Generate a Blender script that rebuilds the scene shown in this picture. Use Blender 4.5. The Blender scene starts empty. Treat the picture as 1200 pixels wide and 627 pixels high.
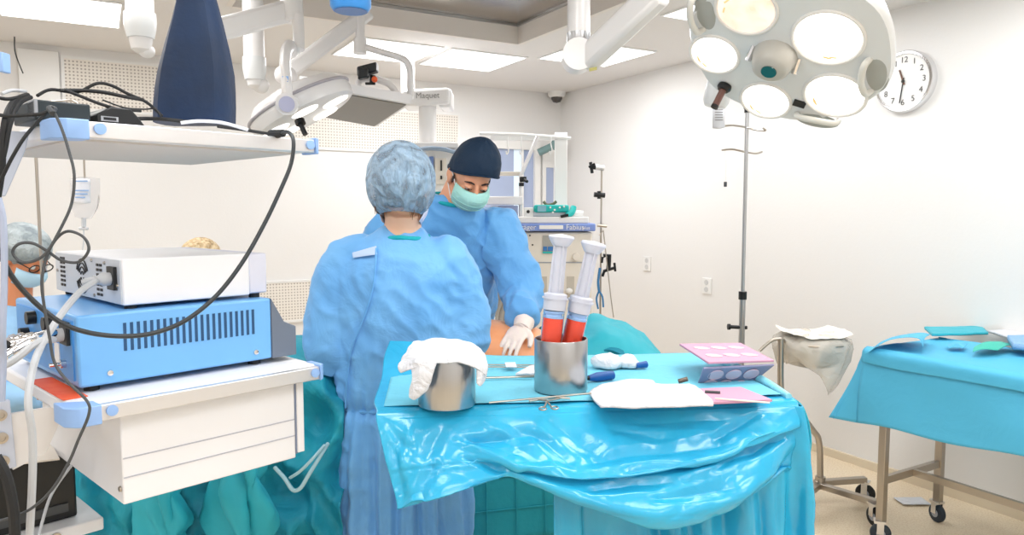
import bpy, bmesh, math, random
from math import sin, cos, pi, radians
from mathutils import Vector, Matrix, noise
random.seed(4)
C = bpy.context.scene
COL = C.collection
V = Vector

# ---------------------------------------------------------------- camera, exposure, lights
CAMZ, FPX, PITCH = 1.55, 850.0, radians(4.4)
cam_data = bpy.data.cameras.new('camera')
cam_data.sensor_width = 36.0
cam_data.lens = FPX/1200*36.0
cam_data.clip_start = 0.02
cam = bpy.data.objects.new('camera', cam_data)
COL.objects.link(cam)
cam.location = (0, 0, CAMZ)
cam.rotation_euler = (pi/2-PITCH, 0, 0)
C.camera = cam
C.view_settings.view_transform = 'Standard'
C.view_settings.look = 'None'
C.view_settings.gamma = 1.0
C.view_settings.use_curve_mapping = False
C.view_settings.exposure = EXPOSURE = -0.52
w = bpy.data.worlds.new('world'); C.world = w; w.use_nodes = True
w.node_tree.nodes['Background'].inputs[0].default_value = (1, 0.98, 0.95, 1)
w.node_tree.nodes['Background'].inputs[1].default_value = 0.6
PANEL_POWER = 13.0      # each ceiling panel
PANEL_GLOW = 4.0
LAMP_POWER = 4.0
LAMP_GLOW = 3.0

# surveying helpers: world points from sight lines
Fw = V((0, cos(PITCH), -sin(PITCH))); Up = V((0, sin(PITCH), cos(PITCH))); Rt = V((1, 0, 0))
CP = V((0, 0, CAMZ))
def ray(px, py): return Fw*FPX+Rt*(px-600)-Up*(py-313.5)
def D(px, py, Y):
    r = ray(px, py); return CP+r*(Y/r.y)
def Z(px, py, z):
    r = ray(px, py); return CP+r*((z-CAMZ)/r.z)
def PLN(px, py, P, n):
    r = ray(px, py); return CP+r*((P-CP).dot(n)/r.dot(n))
YA = radians(29.7)
ux = V((cos(YA), sin(YA), 0)); vx = V((sin(YA), -cos(YA), 0))
CN = V((0.475, 7.24, 0)); HC = 2.70
def RM(s, t, z=0): return CN-ux*s+vx*t+V((0, 0, z))
def BW(px, py, off=0): return PLN(px, py, CN+vx*off, vx)
def RW(px, py, off=0): return PLN(px, py, CN-ux*off, ux)
UPV = V((0, 0, 1))

# ---------------------------------------------------------------- materials
def s2l(c): return c/12.92 if c <= 0.04045 else ((c+0.055)/1.055)**2.4
def rgb(h):
    if isinstance(h, str):
        return tuple(s2l(int(h[i:i+2], 16)/255) for i in (0, 2, 4))+(1,)
    return tuple(h)+(1,)
MATS = {}
def mat(name, col, rough=0.5, metal=0.0, bump=None, emit=0, trans=0, col2=None, nscale=8, coat=0, alpha=1, sheen=0, sss=0, stretch=None, contrast=(0.4, 0.6), ior=1.45):
    if name in MATS: return MATS[name]
    m = bpy.data.materials.new(name); m.use_nodes = True
    nt = m.node_tree; b = nt.nodes['Principled BSDF']
    b.inputs['Base Color'].default_value = rgb(col)
    b.inputs['Roughness'].default_value = rough
    b.inputs['Metallic'].default_value = metal
    b.inputs['IOR'].default_value = ior
    b.inputs['Transmission Weight'].default_value = trans
    b.inputs['Coat Weight'].default_value = coat
    b.inputs['Coat Roughness'].default_value = 0.1
    b.inputs['Sheen Weight'].default_value = sheen
    b.inputs['Alpha'].default_value = alpha
    if sss:
        b.inputs['Subsurface Weight'].default_value = sss
        b.inputs['Subsurface Radius'].default_value = (0.02, 0.008, 0.004)
    if emit:
        b.inputs['Emission Color'].default_value = rgb(col); b.inputs['Emission Strength'].default_value = emit
    tc = nt.nodes.new('ShaderNodeTexCoord')
    src = tc.outputs['Object']
    if stretch:
        mp = nt.nodes.new('ShaderNodeMapping'); mp.inputs['Scale'].default_value = stretch
        nt.links.new(src, mp.inputs['Vector']); src = mp.outputs['Vector']
    n = nt.nodes.new('ShaderNodeTexNoise'); n.inputs['Scale'].default_value = nscale; n.inputs['Detail'].default_value = 5
    nt.links.new(src, n.inputs['Vector'])
    if col2 is not None:
        r = nt.nodes.new('ShaderNodeValToRGB')
        r.color_ramp.elements[0].position, r.color_ramp.elements[1].position = contrast
        r.color_ramp.elements[0].color = rgb(col); r.color_ramp.elements[1].color = rgb(col2)
        nt.links.new(n.outputs['Fac'], r.inputs['Fac']); nt.links.new(r.outputs['Color'], b.inputs['Base Color'])
    if bump:
        n2 = nt.nodes.new('ShaderNodeTexNoise'); n2.inputs['Scale'].default_value = bump[0]; n2.inputs['Detail'].default_value = 4
        if len(bump) > 2: n2.inputs['Distortion'].default_value = bump[2]
        nt.links.new(src, n2.inputs['Vector'])
        bp = nt.nodes.new('ShaderNodeBump'); bp.inputs['Strength'].default_value = bump[1]; bp.inputs['Distance'].default_value = 0.02
        nt.links.new(n2.outputs['Fac'], bp.inputs['Height']); nt.links.new(bp.outputs['Normal'], b.inputs['Normal'])
    MATS[name] = m
    return m

def dots_mat(name, base, dark, pitch=0.02, r=0.3, axis=None, block=None):
    """perforated sheet: rows of round holes laid out in the sheet's own plane"""
    m = mat(name, base, 0.5)
    nt = m.node_tree; b = nt.nodes['Principled BSDF']
    tc = nt.nodes.new('ShaderNodeTexCoord')
    mp = nt.nodes.new('ShaderNodeMapping'); mp.inputs['Scale'].default_value = (1/pitch,)*3
    mp.inputs['Rotation'].default_value = (0, 0, -YA)
    mp.vector_type = 'POINT'
    nt.links.new(tc.outputs['Object'], mp.inputs['Vector'])
    fr = nt.nodes.new('ShaderNodeVectorMath'); fr.operation = 'FRACTION'
    nt.links.new(mp.outputs['Vector'], fr.inputs[0])
    sp = nt.nodes.new('ShaderNodeSeparateXYZ'); nt.links.new(fr.outputs[0], sp.inputs[0])
    cb = nt.nodes.new('ShaderNodeCombineXYZ')
    nt.links.new(sp.outputs['X'], cb.inputs['X']); nt.links.new(sp.outputs['Z'], cb.inputs['Y'])
    ds = nt.nodes.new('ShaderNodeVectorMath'); ds.operation = 'DISTANCE'; ds.inputs[1].default_value = (0.5, 0.5, 0)
    nt.links.new(cb.outputs[0], ds.inputs[0])
    lt = nt.nodes.new('ShaderNodeMath'); lt.operation = 'LESS_THAN'; lt.inputs[1].default_value = r
    nt.links.new(ds.outputs['Value'], lt.inputs[0])
    mx = nt.nodes.new('ShaderNodeMix'); mx.data_type = 'RGBA'
    mx.inputs['A'].default_value = rgb(base); mx.inputs['B'].default_value = rgb(dark)
    nt.links.new(lt.outputs[0], mx.inputs['Factor']); nt.links.new(mx.outputs['Result'], b.inputs['Base Color'])
    return m

WALL = mat('wall_paint', 'ECEAE8', 0.6, bump=(60, 0.04))
CEIL = mat('ceiling_paint', 'E8E5E3', 0.7, bump=(30, 0.05))
FLOOR = mat('speckled_vinyl', 'EAD9BE', 0.35, col2='D0B794', nscale=120, contrast=(0.45, 0.75))
GOWN = mat('blue_gown_cloth', '74B6EE', 0.62, bump=(9, 0.55, 0.8), sheen=0.15, nscale=6, col2='6BAEEA')
GOWN2 = mat('blue_gown_cloth_deep', '66ACE8', 0.6, bump=(9, 0.55, 0.8), sheen=0.15)
TEALRIB = mat('teal_ribbing', '16A9B5', 0.8)
DRAPE = mat('cyan_plastic_drape', '2FAFD8', 0.24, bump=(9, 0.22, 1.0), coat=0.3, nscale=5, col2='29A6D3')
DRAPETOP = mat('teal_absorbent_cloth', '6FC4DC', 0.7, bump=(25, 0.25, 0.5))
TEAL = mat('teal_sheet', '1792AC', 0.6, bump=(6, 1.0, 1.0), col2='22A2B6', nscale=4)
TROLCLOTH = mat('sky_blue_sheet', '52B6DC', 0.6, bump=(7, 0.3, 0.6))
STEEL = mat('brushed_steel', 'B4B5B7', 0.28, 1.0, bump=(40, 0.06), stretch=(1, 1, 0.05))
STEELR = mat('tube_steel', 'B5ADA3', 0.3, 1.0)
CHROME = mat('chrome', 'E2E2E4', 0.12, 1.0)
WHITE = mat('white_plastic', 'EEEDEB', 0.35)
WHITEM = mat('white_enamel', 'E9E7E6', 0.3, coat=0.3)
CREAM = mat('cream_enamel', 'E6DED2', 0.4)
GREYP = mat('grey_plastic', '9FA2A8', 0.45)
DGREY = mat('slate_grey_plastic', '6C7686', 0.45)
BLACK = mat('black_plastic', '14171A', 0.4)
BLACKR = mat('black_rubber', '1B1C1E', 0.6)
DKGREY = mat('charcoal_rubber', '474A4D', 0.5)
LBLUE = mat('pale_blue_plastic', '93B8EC', 0.4)
EQBLUE = mat('sky_blue_enamel', '74B5F0', 0.35, coat=0.2)
EQDARK = mat('slot_shadow_blue', '2A4F78', 0.7)
ALU = mat('brushed_aluminium', 'DEDEE0', 0.35, 0.7, bump=(30, 0.05), stretch=(1, 1, 0.1))
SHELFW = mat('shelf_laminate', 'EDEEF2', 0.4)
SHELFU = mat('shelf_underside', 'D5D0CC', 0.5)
NAVY = mat('navy_smooth_plastic', '03264A', 0.55, col2='031F3D', nscale=6, bump=(40, 0.08))
CAPN = mat('navy_cotton', '04253F', 0.75, bump=(18, 0.4, 0.4))
SKIN = mat('skin', 'E5A583', 0.5, sss=0.12, bump=(90, 0.06))
SKINP = mat('pale_skin', 'F0C0A2', 0.5, sss=0.12, bump=(90, 0.06))
IODINE = mat('iodine_painted_skin', 'F5B083', 0.4, sss=0.1, col2='EE9E69', nscale=5, bump=(12, 0.1))
HAIRD = mat('dark_hair', '2A1C16', 0.6)
HAIRB = mat('brown_hair', '6E4630', 0.6, col2='8C5E3E', nscale=40)
HAIRL = mat('blond_hair', 'C9AD84', 0.7, col2='E6D2AE', nscale=60)
MASKM = mat('pale_green_mask', 'A5DAD3', 0.75, bump=(60, 0.15))
MASKB = mat('pale_blue_mask', 'B9DCF2', 0.75)
ELAST = mat('white_elastic', 'EEEAE6', 0.8)
BOUF = mat('bouffant_net', 'AECDE8', 0.6, alpha=0.5, bump=(30, 0.8, 1.5), col2='B8D3EA', nscale=20, stretch=(3, 3, 0.7))
BOUFG = mat('bouffant_net_grey', 'B9C3C6', 0.7, col2='8C979C', nscale=14, bump=(30, 0.7, 1.5))
GLOVE = mat('white_latex', 'F1E2D9', 0.45, bump=(30, 0.2), sss=0.1)
GAUZE = mat('white_gauze', 'DADCE1', 0.9, bump=(28, 0.7, 0.8))
PLASTIC = mat('frosted_plastic', 'E3E7F5', 0.3, trans=0.3, alpha=1.0)
CLEAR = mat('clear_plastic', 'FFFFFF', 0.08, trans=1.0, ior=1.2)
POLY = mat('milky_bag_plastic', 'F7F0E4', 0.2, alpha=0.42, bump=(14, 0.8, 1.0))
RED = mat('red_fluid', 'F25540', 0.2)
SEALB = mat('pale_blue_rubber_seal', '9CC0EE', 0.3)
MAUVE = mat('mauve_foam', 'C795AE', 0.6)
MAUVED = mat('grey_violet_plastic', '8587A6', 0.35)
PENB = mat('royal_blue_plastic', '14549C', 0.35)
CLEARB = mat('pale_blue_window', 'BFE6F0', 0.1, coat=0.4)
ORANGE = mat('orange_red_label', 'F0562B', 0.5, col2='F3683C', nscale=30)
TEALV = mat('teal_device_plastic', '18B9B4', 0.4)
GLASSB = mat('bluish_window_glass', 'A9B7D6', 0.08, coat=0.5)
GLASSL = mat('lit_window_strip', 'DCEBFA', 0.1, emit=0.35)
SCREEN = mat('dark_screen', '6B665C', 0.35)
INKG = mat('grey_print', '8D8B88', 0.6)
INKK = mat('black_print', '2A2828', 0.6)
GLOW = mat('ceiling_panel_diffuser', 'FFFFFF', 0.4, emit=PANEL_GLOW)
LGLOW = mat('lamp_lens_glow', 'FFF8F0', 0.3, emit=LAMP_GLOW)
LWARM = mat('warm_lamp_reflector', 'F4D6BE', 0.25, emit=0.9, col2='FFF6F0', nscale=18, contrast=(0.35, 0.6))
LAMPW = mat('lamp_housing_grey_white', 'E0E2E2', 0.35, coat=0.3)
STAINL = mat('polished_recess_steel', 'B0A8A0', 0.25, 0.9, bump=(3, 0.3))
def mottled_alpha(m, lo, hi, scale):
    nt = m.node_tree; b = nt.nodes['Principled BSDF']
    tc = nt.nodes.new('ShaderNodeTexCoord'); n = nt.nodes.new('ShaderNodeTexNoise'); n.inputs['Scale'].default_value = scale; n.inputs['Distortion'].default_value = 1.5
    r = nt.nodes.new('ShaderNodeMapRange'); r.inputs['From Min'].default_value = 0.38; r.inputs['From Max'].default_value = 0.62
    r.inputs['To Min'].default_value = lo; r.inputs['To Max'].default_value = hi
    nt.links.new(tc.outputs['Object'], n.inputs['Vector']); nt.links.new(n.outputs['Fac'], r.inputs['Value']); nt.links.new(r.outputs['Result'], b.inputs['Alpha'])
mottled_alpha(BOUF, 0.3, 0.78, 17)
CORR = mat('beige_corrugated_hose', 'A79C8E', 0.55)

# ---------------------------------------------------------------- object helpers
ORG = {}
def tag(o, label=None, cat=None, group=None, kind=None):
    if label: o['label'] = label
    if cat: o['category'] = cat
    if group: o['group'] = group
    if kind: o['kind'] = kind
    return o
def thing(name, label, cat, loc, group=None):
    o = bpy.data.objects.new(name, None); COL.objects.link(o)
    o.empty_display_size = 0.05
    o.location = loc; ORG[o] = V(loc)
    return tag(o, label, cat, group)
def mesh_obj(name, vf, m, parent=None, smooth=True, bevel=0, sub=0, solid=0, angle=40, label=None):
    """vf is (verts, faces) in world space; the mesh is stored relative to its thing's base"""
    vs, fs = vf[0], vf[1]
    if parent is not None: org = ORG[parent]
    else:
        lo = V((min(p[0] for p in vs), min(p[1] for p in vs), min(p[2] for p in vs)))
        hi = V((max(p[0] for p in vs), max(p[1] for p in vs), max(p[2] for p in vs)))
        org = V(((lo.x+hi.x)/2, (lo.y+hi.y)/2, lo.z))
    me = bpy.data.meshes.new(name)
    me.from_pydata([V(p)-org for p in vs], [], fs)
    ms = m if isinstance(m, (list, tuple)) else [m]
    for q in ms: me.materials.append(q)
    if len(vf) > 2:
        for p, i in zip(me.polygons, vf[2]): p.material_index = i
    bm = bmesh.new(); bm.from_mesh(me)
    bmesh.ops.recalc_face_normals(bm, faces=bm.faces) if not (solid) else None
    bm.to_mesh(me); bm.free()
    me.polygons.foreach_set('use_smooth', [smooth]*len(me.polygons))
    if smooth:
        try: me.set_sharp_from_angle(angle=radians(angle))
        except Exception: pass
    me.update()
    o = bpy.data.objects.new(name, me); COL.objects.link(o)
    ORG[o] = org
    if parent is not None: o.parent = parent
    else: o.location = org
    if bevel:
        b = o.modifiers.new('bevel', 'BEVEL'); b.width = bevel; b.segments = 2; b.limit_method = 'ANGLE'; b.angle_limit = radians(35)
    if solid:
        b = o.modifiers.new('solid', 'SOLIDIFY'); b.thickness = solid; b.offset = -1
    if sub:
        b = o.modifiers.new('sub', 'SUBSURF'); b.levels = sub; b.render_levels = sub
    if label: o['label'] = label
    return o
def struct(name, vf, m, parent=None, **k):
    o = mesh_obj(name, vf, m, parent, **k)
    if parent is None: o['kind'] = 'structure'
    return o
def join(*vfs):
    vs, fs, ms = [], [], []
    has = any(len(x) > 2 for x in vfs)
    for x in vfs:
        n = len(vs); vs += list(x[0]); fs += [tuple(i+n for i in f) for f in x[1]]
        ms += list(x[2]) if len(x) > 2 else [0]*len(x[1])
    return (vs, fs, ms) if has else (vs, fs)
def withm(vf, i): return (vf[0], vf[1], [i]*len(vf[1]))
def frame(z, x=None):
    z = V(z).normalized()
    a = V(x) if x is not None else (V((0, 0, 1)) if abs(z.z) < 0.9 else V((1, 0, 0)))
    xx = (a-z*a.dot(z)).normalized()
    return xx, z.cross(xx), z
def boxf(p, ex, ey, ez):
    """box from corner p and three edge vectors"""
    p, ex, ey, ez = V(p), V(ex), V(ey), V(ez)
    vs = [p, p+ex, p+ex+ey, p+ey]; vs += [q+ez for q in vs]
    return vs, [(0, 3, 2, 1), (4, 5, 6, 7), (0, 1, 5, 4), (1, 2, 6, 5), (2, 3, 7, 6), (3, 0, 4, 7)]
def boxc(c, sx, sy, sz, ax=V((1, 0, 0)), ay=None, az=None):
    ax = V(ax).normalized(); az = V(az) if az is not None else V((0, 0, 1)); ay = V(ay) if ay is not None else az.cross(ax)
    c = V(c)
    return boxf(c-ax*sx/2-ay*sy/2-az*sz/2, ax*sx, ay*sy, az*sz)
def prism(poly, ext):
    ext = V(ext); n = len(poly); vs = [V(p) for p in poly]+[V(p)+ext for p in poly]
    return vs, [tuple(range(n-1, -1, -1)), tuple(range(n, 2*n))]+[(i, (i+1) % n, n+(i+1) % n, n+i) for i in range(n)]
def cr(p0, p1, p2, p3, t):
    return 0.5*((2*p1)+(p2-p0)*t+(2*p0-5*p1+4*p2-p3)*t*t+(3*p1-p0-3*p2+p3)*t**3)
def spline(pts, n=6):
    pts = [V(p) for p in pts]; out = []
    for i in range(len(pts)-1):
        a = pts[max(i-1, 0)]; b = pts[i]; c = pts[i+1]; d = pts[min(i+2, len(pts)-1)]
        for k in range(n): out.append(cr(a, b, c, d, k/n))
    out.append(pts[-1]); return out
def tube(path, r, seg=10, caps=True, flat=1.0, closed=False):
    path = [V(p) for p in path]; n = len(path)
    rs = r if isinstance(r, (list, tuple)) else [r]*n
    if len(rs) != n:
        rr = []
        for i in range(n):
            f = i/(n-1)*(len(rs)-1); k = min(int(f), len(rs)-2); rr.append(rs[k]+(rs[k+1]-rs[k])*(f-k))
        rs = rr
    T = []
    for i in range(n):
        if closed: t = path[(i+1) % n]-path[i-1]
        else: t = path[min(i+1, n-1)]-path[max(i-1, 0)]
        T.append(t.normalized() if t.length > 1e-9 else V((0, 0, 1)))
    xx, yy, _ = frame(T[0])
    vs, fs = [], []
    for i in range(n):
        xx = (xx-T[i]*xx.dot(T[i])).normalized(); yy = T[i].cross(xx)
        for k in range(seg):
            a = 2*pi*k/seg; vs.append(path[i]+(xx*cos(a)+yy*sin(a)*flat)*rs[i])
    m = n if closed else n-1
    for i in range(m):
        for k in range(seg):
            j = (i+1) % n
            fs.append((i*seg+k, i*seg+(k+1) % seg, j*seg+(k+1) % seg, j*seg+k))
    if caps and not closed:
        fs.append(tuple(range(seg-1, -1, -1))); fs.append(tuple((n-1)*seg+k for k in range(seg)))
    return vs, fs
def cyl(a, b, r, seg=20): return tube([a, b], r, seg)
def lathe(prof, c=(0, 0, 0), axis=(0, 0, 1), seg=32, xdir=None, sy=1.0):
    """prof: (radius, height) pairs turned about the axis; ends with radius 0 close"""
    X, Y, A = frame(axis, xdir); c = V(c); vs, fs = [], []; rows = []
    for (r, h) in prof:
        if r < 1e-6: rows.append([len(vs)]); vs.append(c+A*h)
        else:
            rows.append(list(range(len(vs), len(vs)+seg)))
            for k in range(seg):
                a = 2*pi*k/seg; vs.append(c+A*h+X*cos(a)*r+Y*sin(a)*r*sy)
    for a, b in zip(rows, rows[1:]):
        for k in range(seg):
            k2 = (k+1) % seg
            if len(a) == 1 and len(b) == 1: continue
            if len(a) == 1: fs.append((a[0], b[k2], b[k]))
            elif len(b) == 1: fs.append((a[k], a[k2], b[0]))
            else: fs.append((a[k], a[k2], b[k2], b[k]))
    return vs, fs
def ell(c, rx, ry, rz, M=None, seg=24, rings=14):
    prof = [(sin(pi*i/rings), -cos(pi*i/rings)) for i in range(rings+1)]
    prof[0] = (0, -1); prof[-1] = (0, 1)
    vs, fs = lathe(prof, seg=seg)
    M = M or Matrix.Identity(3); c = V(c)
    return [c+M@V((p.x*rx, p.y*ry, p.z*rz)) for p in vs], fs
def loft(rings, seg=36, power=2.3):
    """rings: (centre, rx, ry, xaxis) horizontal ellipses, closed at both ends"""
    vs, fs = [], []
    for (c, rx, ry, yaw) in rings:
        X = V((cos(yaw), sin(yaw), 0)); Y = V((-sin(yaw), cos(yaw), 0)); c = V(c)
        for k in range(seg):
            a = 2*pi*k/seg; ca, sa = cos(a), sin(a)
            vs.append(c+X*rx*math.copysign(abs(ca)**(2/power), ca)+Y*ry*math.copysign(abs(sa)**(2/power), sa))
    n = len(rings)
    for i in range(n-1):
        for k in range(seg):
            fs.append((i*seg+k, i*seg+(k+1) % seg, (i+1)*seg+(k+1) % seg, (i+1)*seg+k))
    fs.append(tuple(range(seg-1, -1, -1))); fs.append(tuple((n-1)*seg+k for k in range(seg)))
    return vs, fs
def remesh(vf, voxel=0.008, smooth=2, disp=None):
    me = bpy.data.meshes.new('tmp'); me.from_pydata([tuple(p) for p in vf[0]], [], vf[1])
    bm = bmesh.new(); bm.from_mesh(me); bmesh.ops.triangulate(bm, faces=bm.faces); bm.to_mesh(me); bm.free()
    o = bpy.data.objects.new('tmp', me); COL.objects.link(o)
    r = o.modifiers.new('r', 'REMESH'); r.mode = 'VOXEL'; r.voxel_size = voxel
    if smooth:
        s = o.modifiers.new('s', 'SMOOTH'); s.iterations = smooth; s.factor = 0.5
    dg = bpy.context.evaluated_depsgraph_get(); e = o.evaluated_get(dg); m2 = e.to_mesh()
    if disp:
        vs = [v.co+v.normal*disp(v.co, v.normal) for v in m2.vertices]
    else: vs = [v.co.copy() for v in m2.vertices]
    fs = [tuple(p.vertices) for p in m2.polygons]
    e.to_mesh_clear(); bpy.data.objects.remove(o); bpy.data.meshes.remove(me)
    return vs, fs
def nz(p, s=1.0, o=0): return noise.noise(V((p[0]*s+o, p[1]*s+o*1.7, p[2]*s-o)))
def ridge(p, s=1.0, o=0): return 1-2*abs(nz(p, s, o))
def sheet(name, grid, m, parent=None, n=8, amp=0.0, fs_=8.0, thick=0.003, fold=None, ret=False, **k):
    """cloth through a grid of points (rows of points), with folds pushed along its normal"""
    rows = [spline(r, n) for r in grid]
    cols = [spline([rows[i][j] for i in range(len(rows))], n) for j in range(len(rows[0]))]
    W, H = len(cols), len(cols[0])
    P = [[cols[j][i] for j in range(W)] for i in range(H)]
    vs = []
    for i in range(H):
        for j in range(W):
            p = P[i][j]
            du = P[i][min(j+1, W-1)]-P[i][max(j-1, 0)]; dv = P[min(i+1, H-1)][j]-P[max(i-1, 0)][j]
            nn = du.cross(dv); nn = nn.normalized() if nn.length > 1e-12 else V((0, 0, 1))
            a, b = j/(W-1), i/(H-1)
            d = 0
            if fold: d += fold(a, b, p)
            if amp: d += amp*(nz(p, fs_, 3)+0.5*ridge(p, fs_*1.7, 7)-0.2)
            vs.append(p+nn*d)
    fs = [(i*W+j, i*W+j+1, (i+1)*W+j+1, (i+1)*W+j) for i in range(H-1) for j in range(W-1)]
    if ret: return vs, fs
    return mesh_obj(name, (vs, fs), m, parent, solid=thick, angle=180, **k)
def text_vf(s, size, org, xd, yd, depth=0.001):
    cu = bpy.data.curves.new('t', 'FONT'); cu.body = s; cu.size = size; cu.extrude = depth/2; cu.align_x = 'CENTER'; cu.align_y = 'CENTER'
    o = bpy.data.objects.new('t', cu); COL.objects.link(o)
    dg = bpy.context.evaluated_depsgraph_get(); e = o.evaluated_get(dg); me = e.to_mesh()
    xd = V(xd).normalized(); yd = V(yd).normalized(); zd = xd.cross(yd)
    vs = [V(org)+xd*v.co.x+yd*v.co.y+zd*v.co.z for v in me.vertices]; fs = [tuple(p.vertices) for p in me.polygons]
    e.to_mesh_clear(); bpy.data.objects.remove(o); bpy.data.curves.remove(cu)
    return vs, fs
def cable(pts, r, m, name='cable', label='', cat='cable', n=6, parent=None, group=None):
    o = mesh_obj(name, tube(spline(pts, n), r, 8), m, parent)
    if parent is None: tag(o, label, cat, group)
    return o
def area(parent, loc, size, power, direction=(0, 0, -1), color=(0.985, 0.99, 1.0), name='light_source', spread=None):
    l = bpy.data.lights.new(name, 'AREA'); l.shape = 'SQUARE'; l.size = size; l.energy = power; l.color = color
    if spread: l.spread = spread
    o = bpy.data.objects.new(name, l); COL.objects.link(o)
    o.location = V(loc)-(ORG[parent] if parent is not None else V((0, 0, 0)))
    o.rotation_euler = V(direction).to_track_quat('-Z', 'Y').to_euler()
    if parent is not None: o.parent = parent
    return o

# ================================================================ THE ROOM
SW, TW = 6.4, 8.0
def slab(p, a, b, c): return boxf(p, a, b, c)
struct('floor', boxf(RM(SW, TW, -0.1), ux*SW, -vx*TW, UPV*0.1), FLOOR, smooth=False)
# ceiling with a rectangular recess: four slabs round the hole
rs0, rs1, rt0, rt1 = 1.44, 3.3, 1.65, 3.75
cz = V((0, 0, 0.08))
def cslab(s0, s1, t0, t1): return boxf(RM(s1, t1, HC), ux*(s1-s0), -vx*(t1-t0), cz)
struct('ceiling', join(cslab(0, SW, 0, rt0), cslab(0, SW, rt1, TW), cslab(0, rs0, rt0, rt1), cslab(rs1, SW, rt0, rt1)), CEIL, smooth=False)
struct('wall_back', boxf(RM(SW, 0), ux*SW, -vx*0.1, UPV*(HC+0.08)), WALL, smooth=False)
struct('wall_right', boxf(RM(0, TW), -vx*TW, ux*0.1, UPV*(HC+0.08)), WALL, smooth=False)
struct('wall_left', boxf(RM(SW, TW), -vx*TW, -ux*0.1, UPV*(HC+0.08)), WALL, smooth=False)
struct('wall_front', boxf(RM(SW, TW), ux*SW, vx*0.1, UPV*(HC+0.08)), WALL, smooth=False)
struct('baseboard_right', boxf(RM(0.0, TW, 0), -vx*TW, -ux*0.02, UPV*0.05), mat('baseboard_vinyl', 'E0D2BA', 0.5), smooth=False)
struct('baseboard_back', boxf(RM(SW, 0.0, 0), ux*SW, vx*0.02, UPV*0.05), MATS['baseboard_vinyl'], smooth=False)
# recess lined with polished steel
lin = [boxf(RM(rs1, rt1, HC+0.13), ux*(rs1-rs0), -vx*(rt1-rt0), UPV*0.02)]
struct('trim_1', lin[0], STAINL, smooth=False)
fr = [boxf(RM(rs1, rt0+0.0015, HC-0.003), ux*(rs1-rs0), -vx*0.03, UPV*0.15), boxf(RM(rs1, rt1+0.0285, HC-0.003), ux*(rs1-rs0), -vx*0.03, UPV*0.15),
      boxf(RM(rs0+0.0015, rt1, HC-0.003), ux*0.03, -vx*(rt1-rt0), UPV*0.15), boxf(RM(rs1-0.0015, rt1, HC-0.003), -ux*0.03, -vx*(rt1-rt0), UPV*0.15)]
struct('trim_2', join(*fr), mat('recess_side_paint', 'EAE4DE', 0.6), smooth=False)
bead = [boxf(RM(rs1, rt0+0.02, HC+0.115), ux*(rs1-rs0), -vx*0.02, UPV*0.014), boxf(RM(rs0+0.02, rt1, HC+0.115), ux*0.02, -vx*(rt1-rt0), UPV*0.014)]
struct('trim_3', join(*bead), STEEL, smooth=False)

# ceiling light panels
PAN = [(0.48, 1.35, 'square ceiling light panel beside the clock-side pendant tube, nearest the back corner'),
       (1.18, 0.72, 'square ceiling light panel between the steel recess and the back wall'),
       (1.86, 0.72, 'square ceiling light panel behind the hanging flat display'),
       (0.48, 2.72, 'square ceiling light panel half hidden by the large surgical lamp'),
       (3.84, 0.82, 'large bright ceiling light panel in the upper left corner'),
       (3.5, 2.0, 'ceiling light panel above the equipment cart')]
HID = [(0.48, 4.1), (0.48, 5.5), (1.9, 4.4), (1.9, 5.8), (3.3, 4.4), (3.3, 5.8), (4.8, 2.2), (4.8, 3.6), (4.8, 5.0), (1.9, 7.0), (3.3, 7.0), (4.8, 6.6)]
for i, (s, t, lab) in enumerate(PAN+[(a, b, '') for a, b in HID]):
    root = thing('ceiling_light', lab or 'square ceiling light panel behind the photographer', 'ceiling light', RM(s+0.3, t+0.3, HC-0.012), 'ceiling light panels')
    mesh_obj('diffuser', boxf(RM(s+0.6, t+0.6, HC-0.008), ux*0.6, -vx*0.6, UPV*0.007), GLOW, root, smooth=False)
    e = 0.012
    mesh_obj('frame', join(boxf(RM(s+0.6+e, t, HC-0.01), ux*(0.6+2*e), -vx*e, UPV*0.01), boxf(RM(s+0.6+e, t+0.6+e, HC-0.01), ux*(0.6+2*e), -vx*e, UPV*0.01),
             boxf(RM(s, t+0.6, HC-0.01), ux*e, -vx*0.6, UPV*0.01), boxf(RM(s+0.6+e, t+0.6, HC-0.01), ux*e, -vx*0.6, UPV*0.01)), WHITE, root, smooth=False)
    area(root, RM(s+0.3, t+0.3, HC-0.02), 0.56, PANEL_POWER)

# ================================================================ wall fittings
def wallbox(name, m, p, w, h, d, xdir, out, **k):
    """a box whose upper left corner seen from the room is p on the wall"""
    return boxf(V(p)-UPV*h, V(xdir)*w, V(out)*d, UPV*h)
PERF = dots_mat('perforated_white_sheet', 'EEE8E0', 'B5ADA4', 0.024, 0.26)
def grille(s0, s1, z0, z1, label, pitch=None):
    r = thing('wall_grille', label, 'grille', RM((s0+s1)/2, 0.0, z0), 'perforated grilles in the back wall')
    mesh_obj('perforated_sheet', boxf(RM(s1, 0.012, z0), ux*(s1-s0), -vx*0.012, UPV*(z1-z0)), PERF, r, smooth=False)
    e = 0.02
    mesh_obj('frame', join(boxf(RM(s1+e, 0.016, z0-e), ux*(s1-s0+2*e), -vx*0.016, UPV*e), boxf(RM(s1+e, 0.016, z1), ux*(s1-s0+2*e), -vx*0.016, UPV*e),
             boxf(RM(s1+e, 0.016, z0), ux*e, -vx*0.016, UPV*(z1-z0)), boxf(RM(s0, 0.016, z0), ux*e, -vx*0.016, UPV*(z1-z0))), WHITE, r, smooth=False)
grille(3.5, 4.16, 2.28, 2.62, 'perforated grille high on the back wall behind the navy housing')
grille(1.12, 2.75, 2.08, 2.42, 'long perforated grille high on the back wall behind the hanging display')
grille(2.35, 2.9, 0.66, 0.97, 'low perforated grille behind the gown of the woman')
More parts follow.
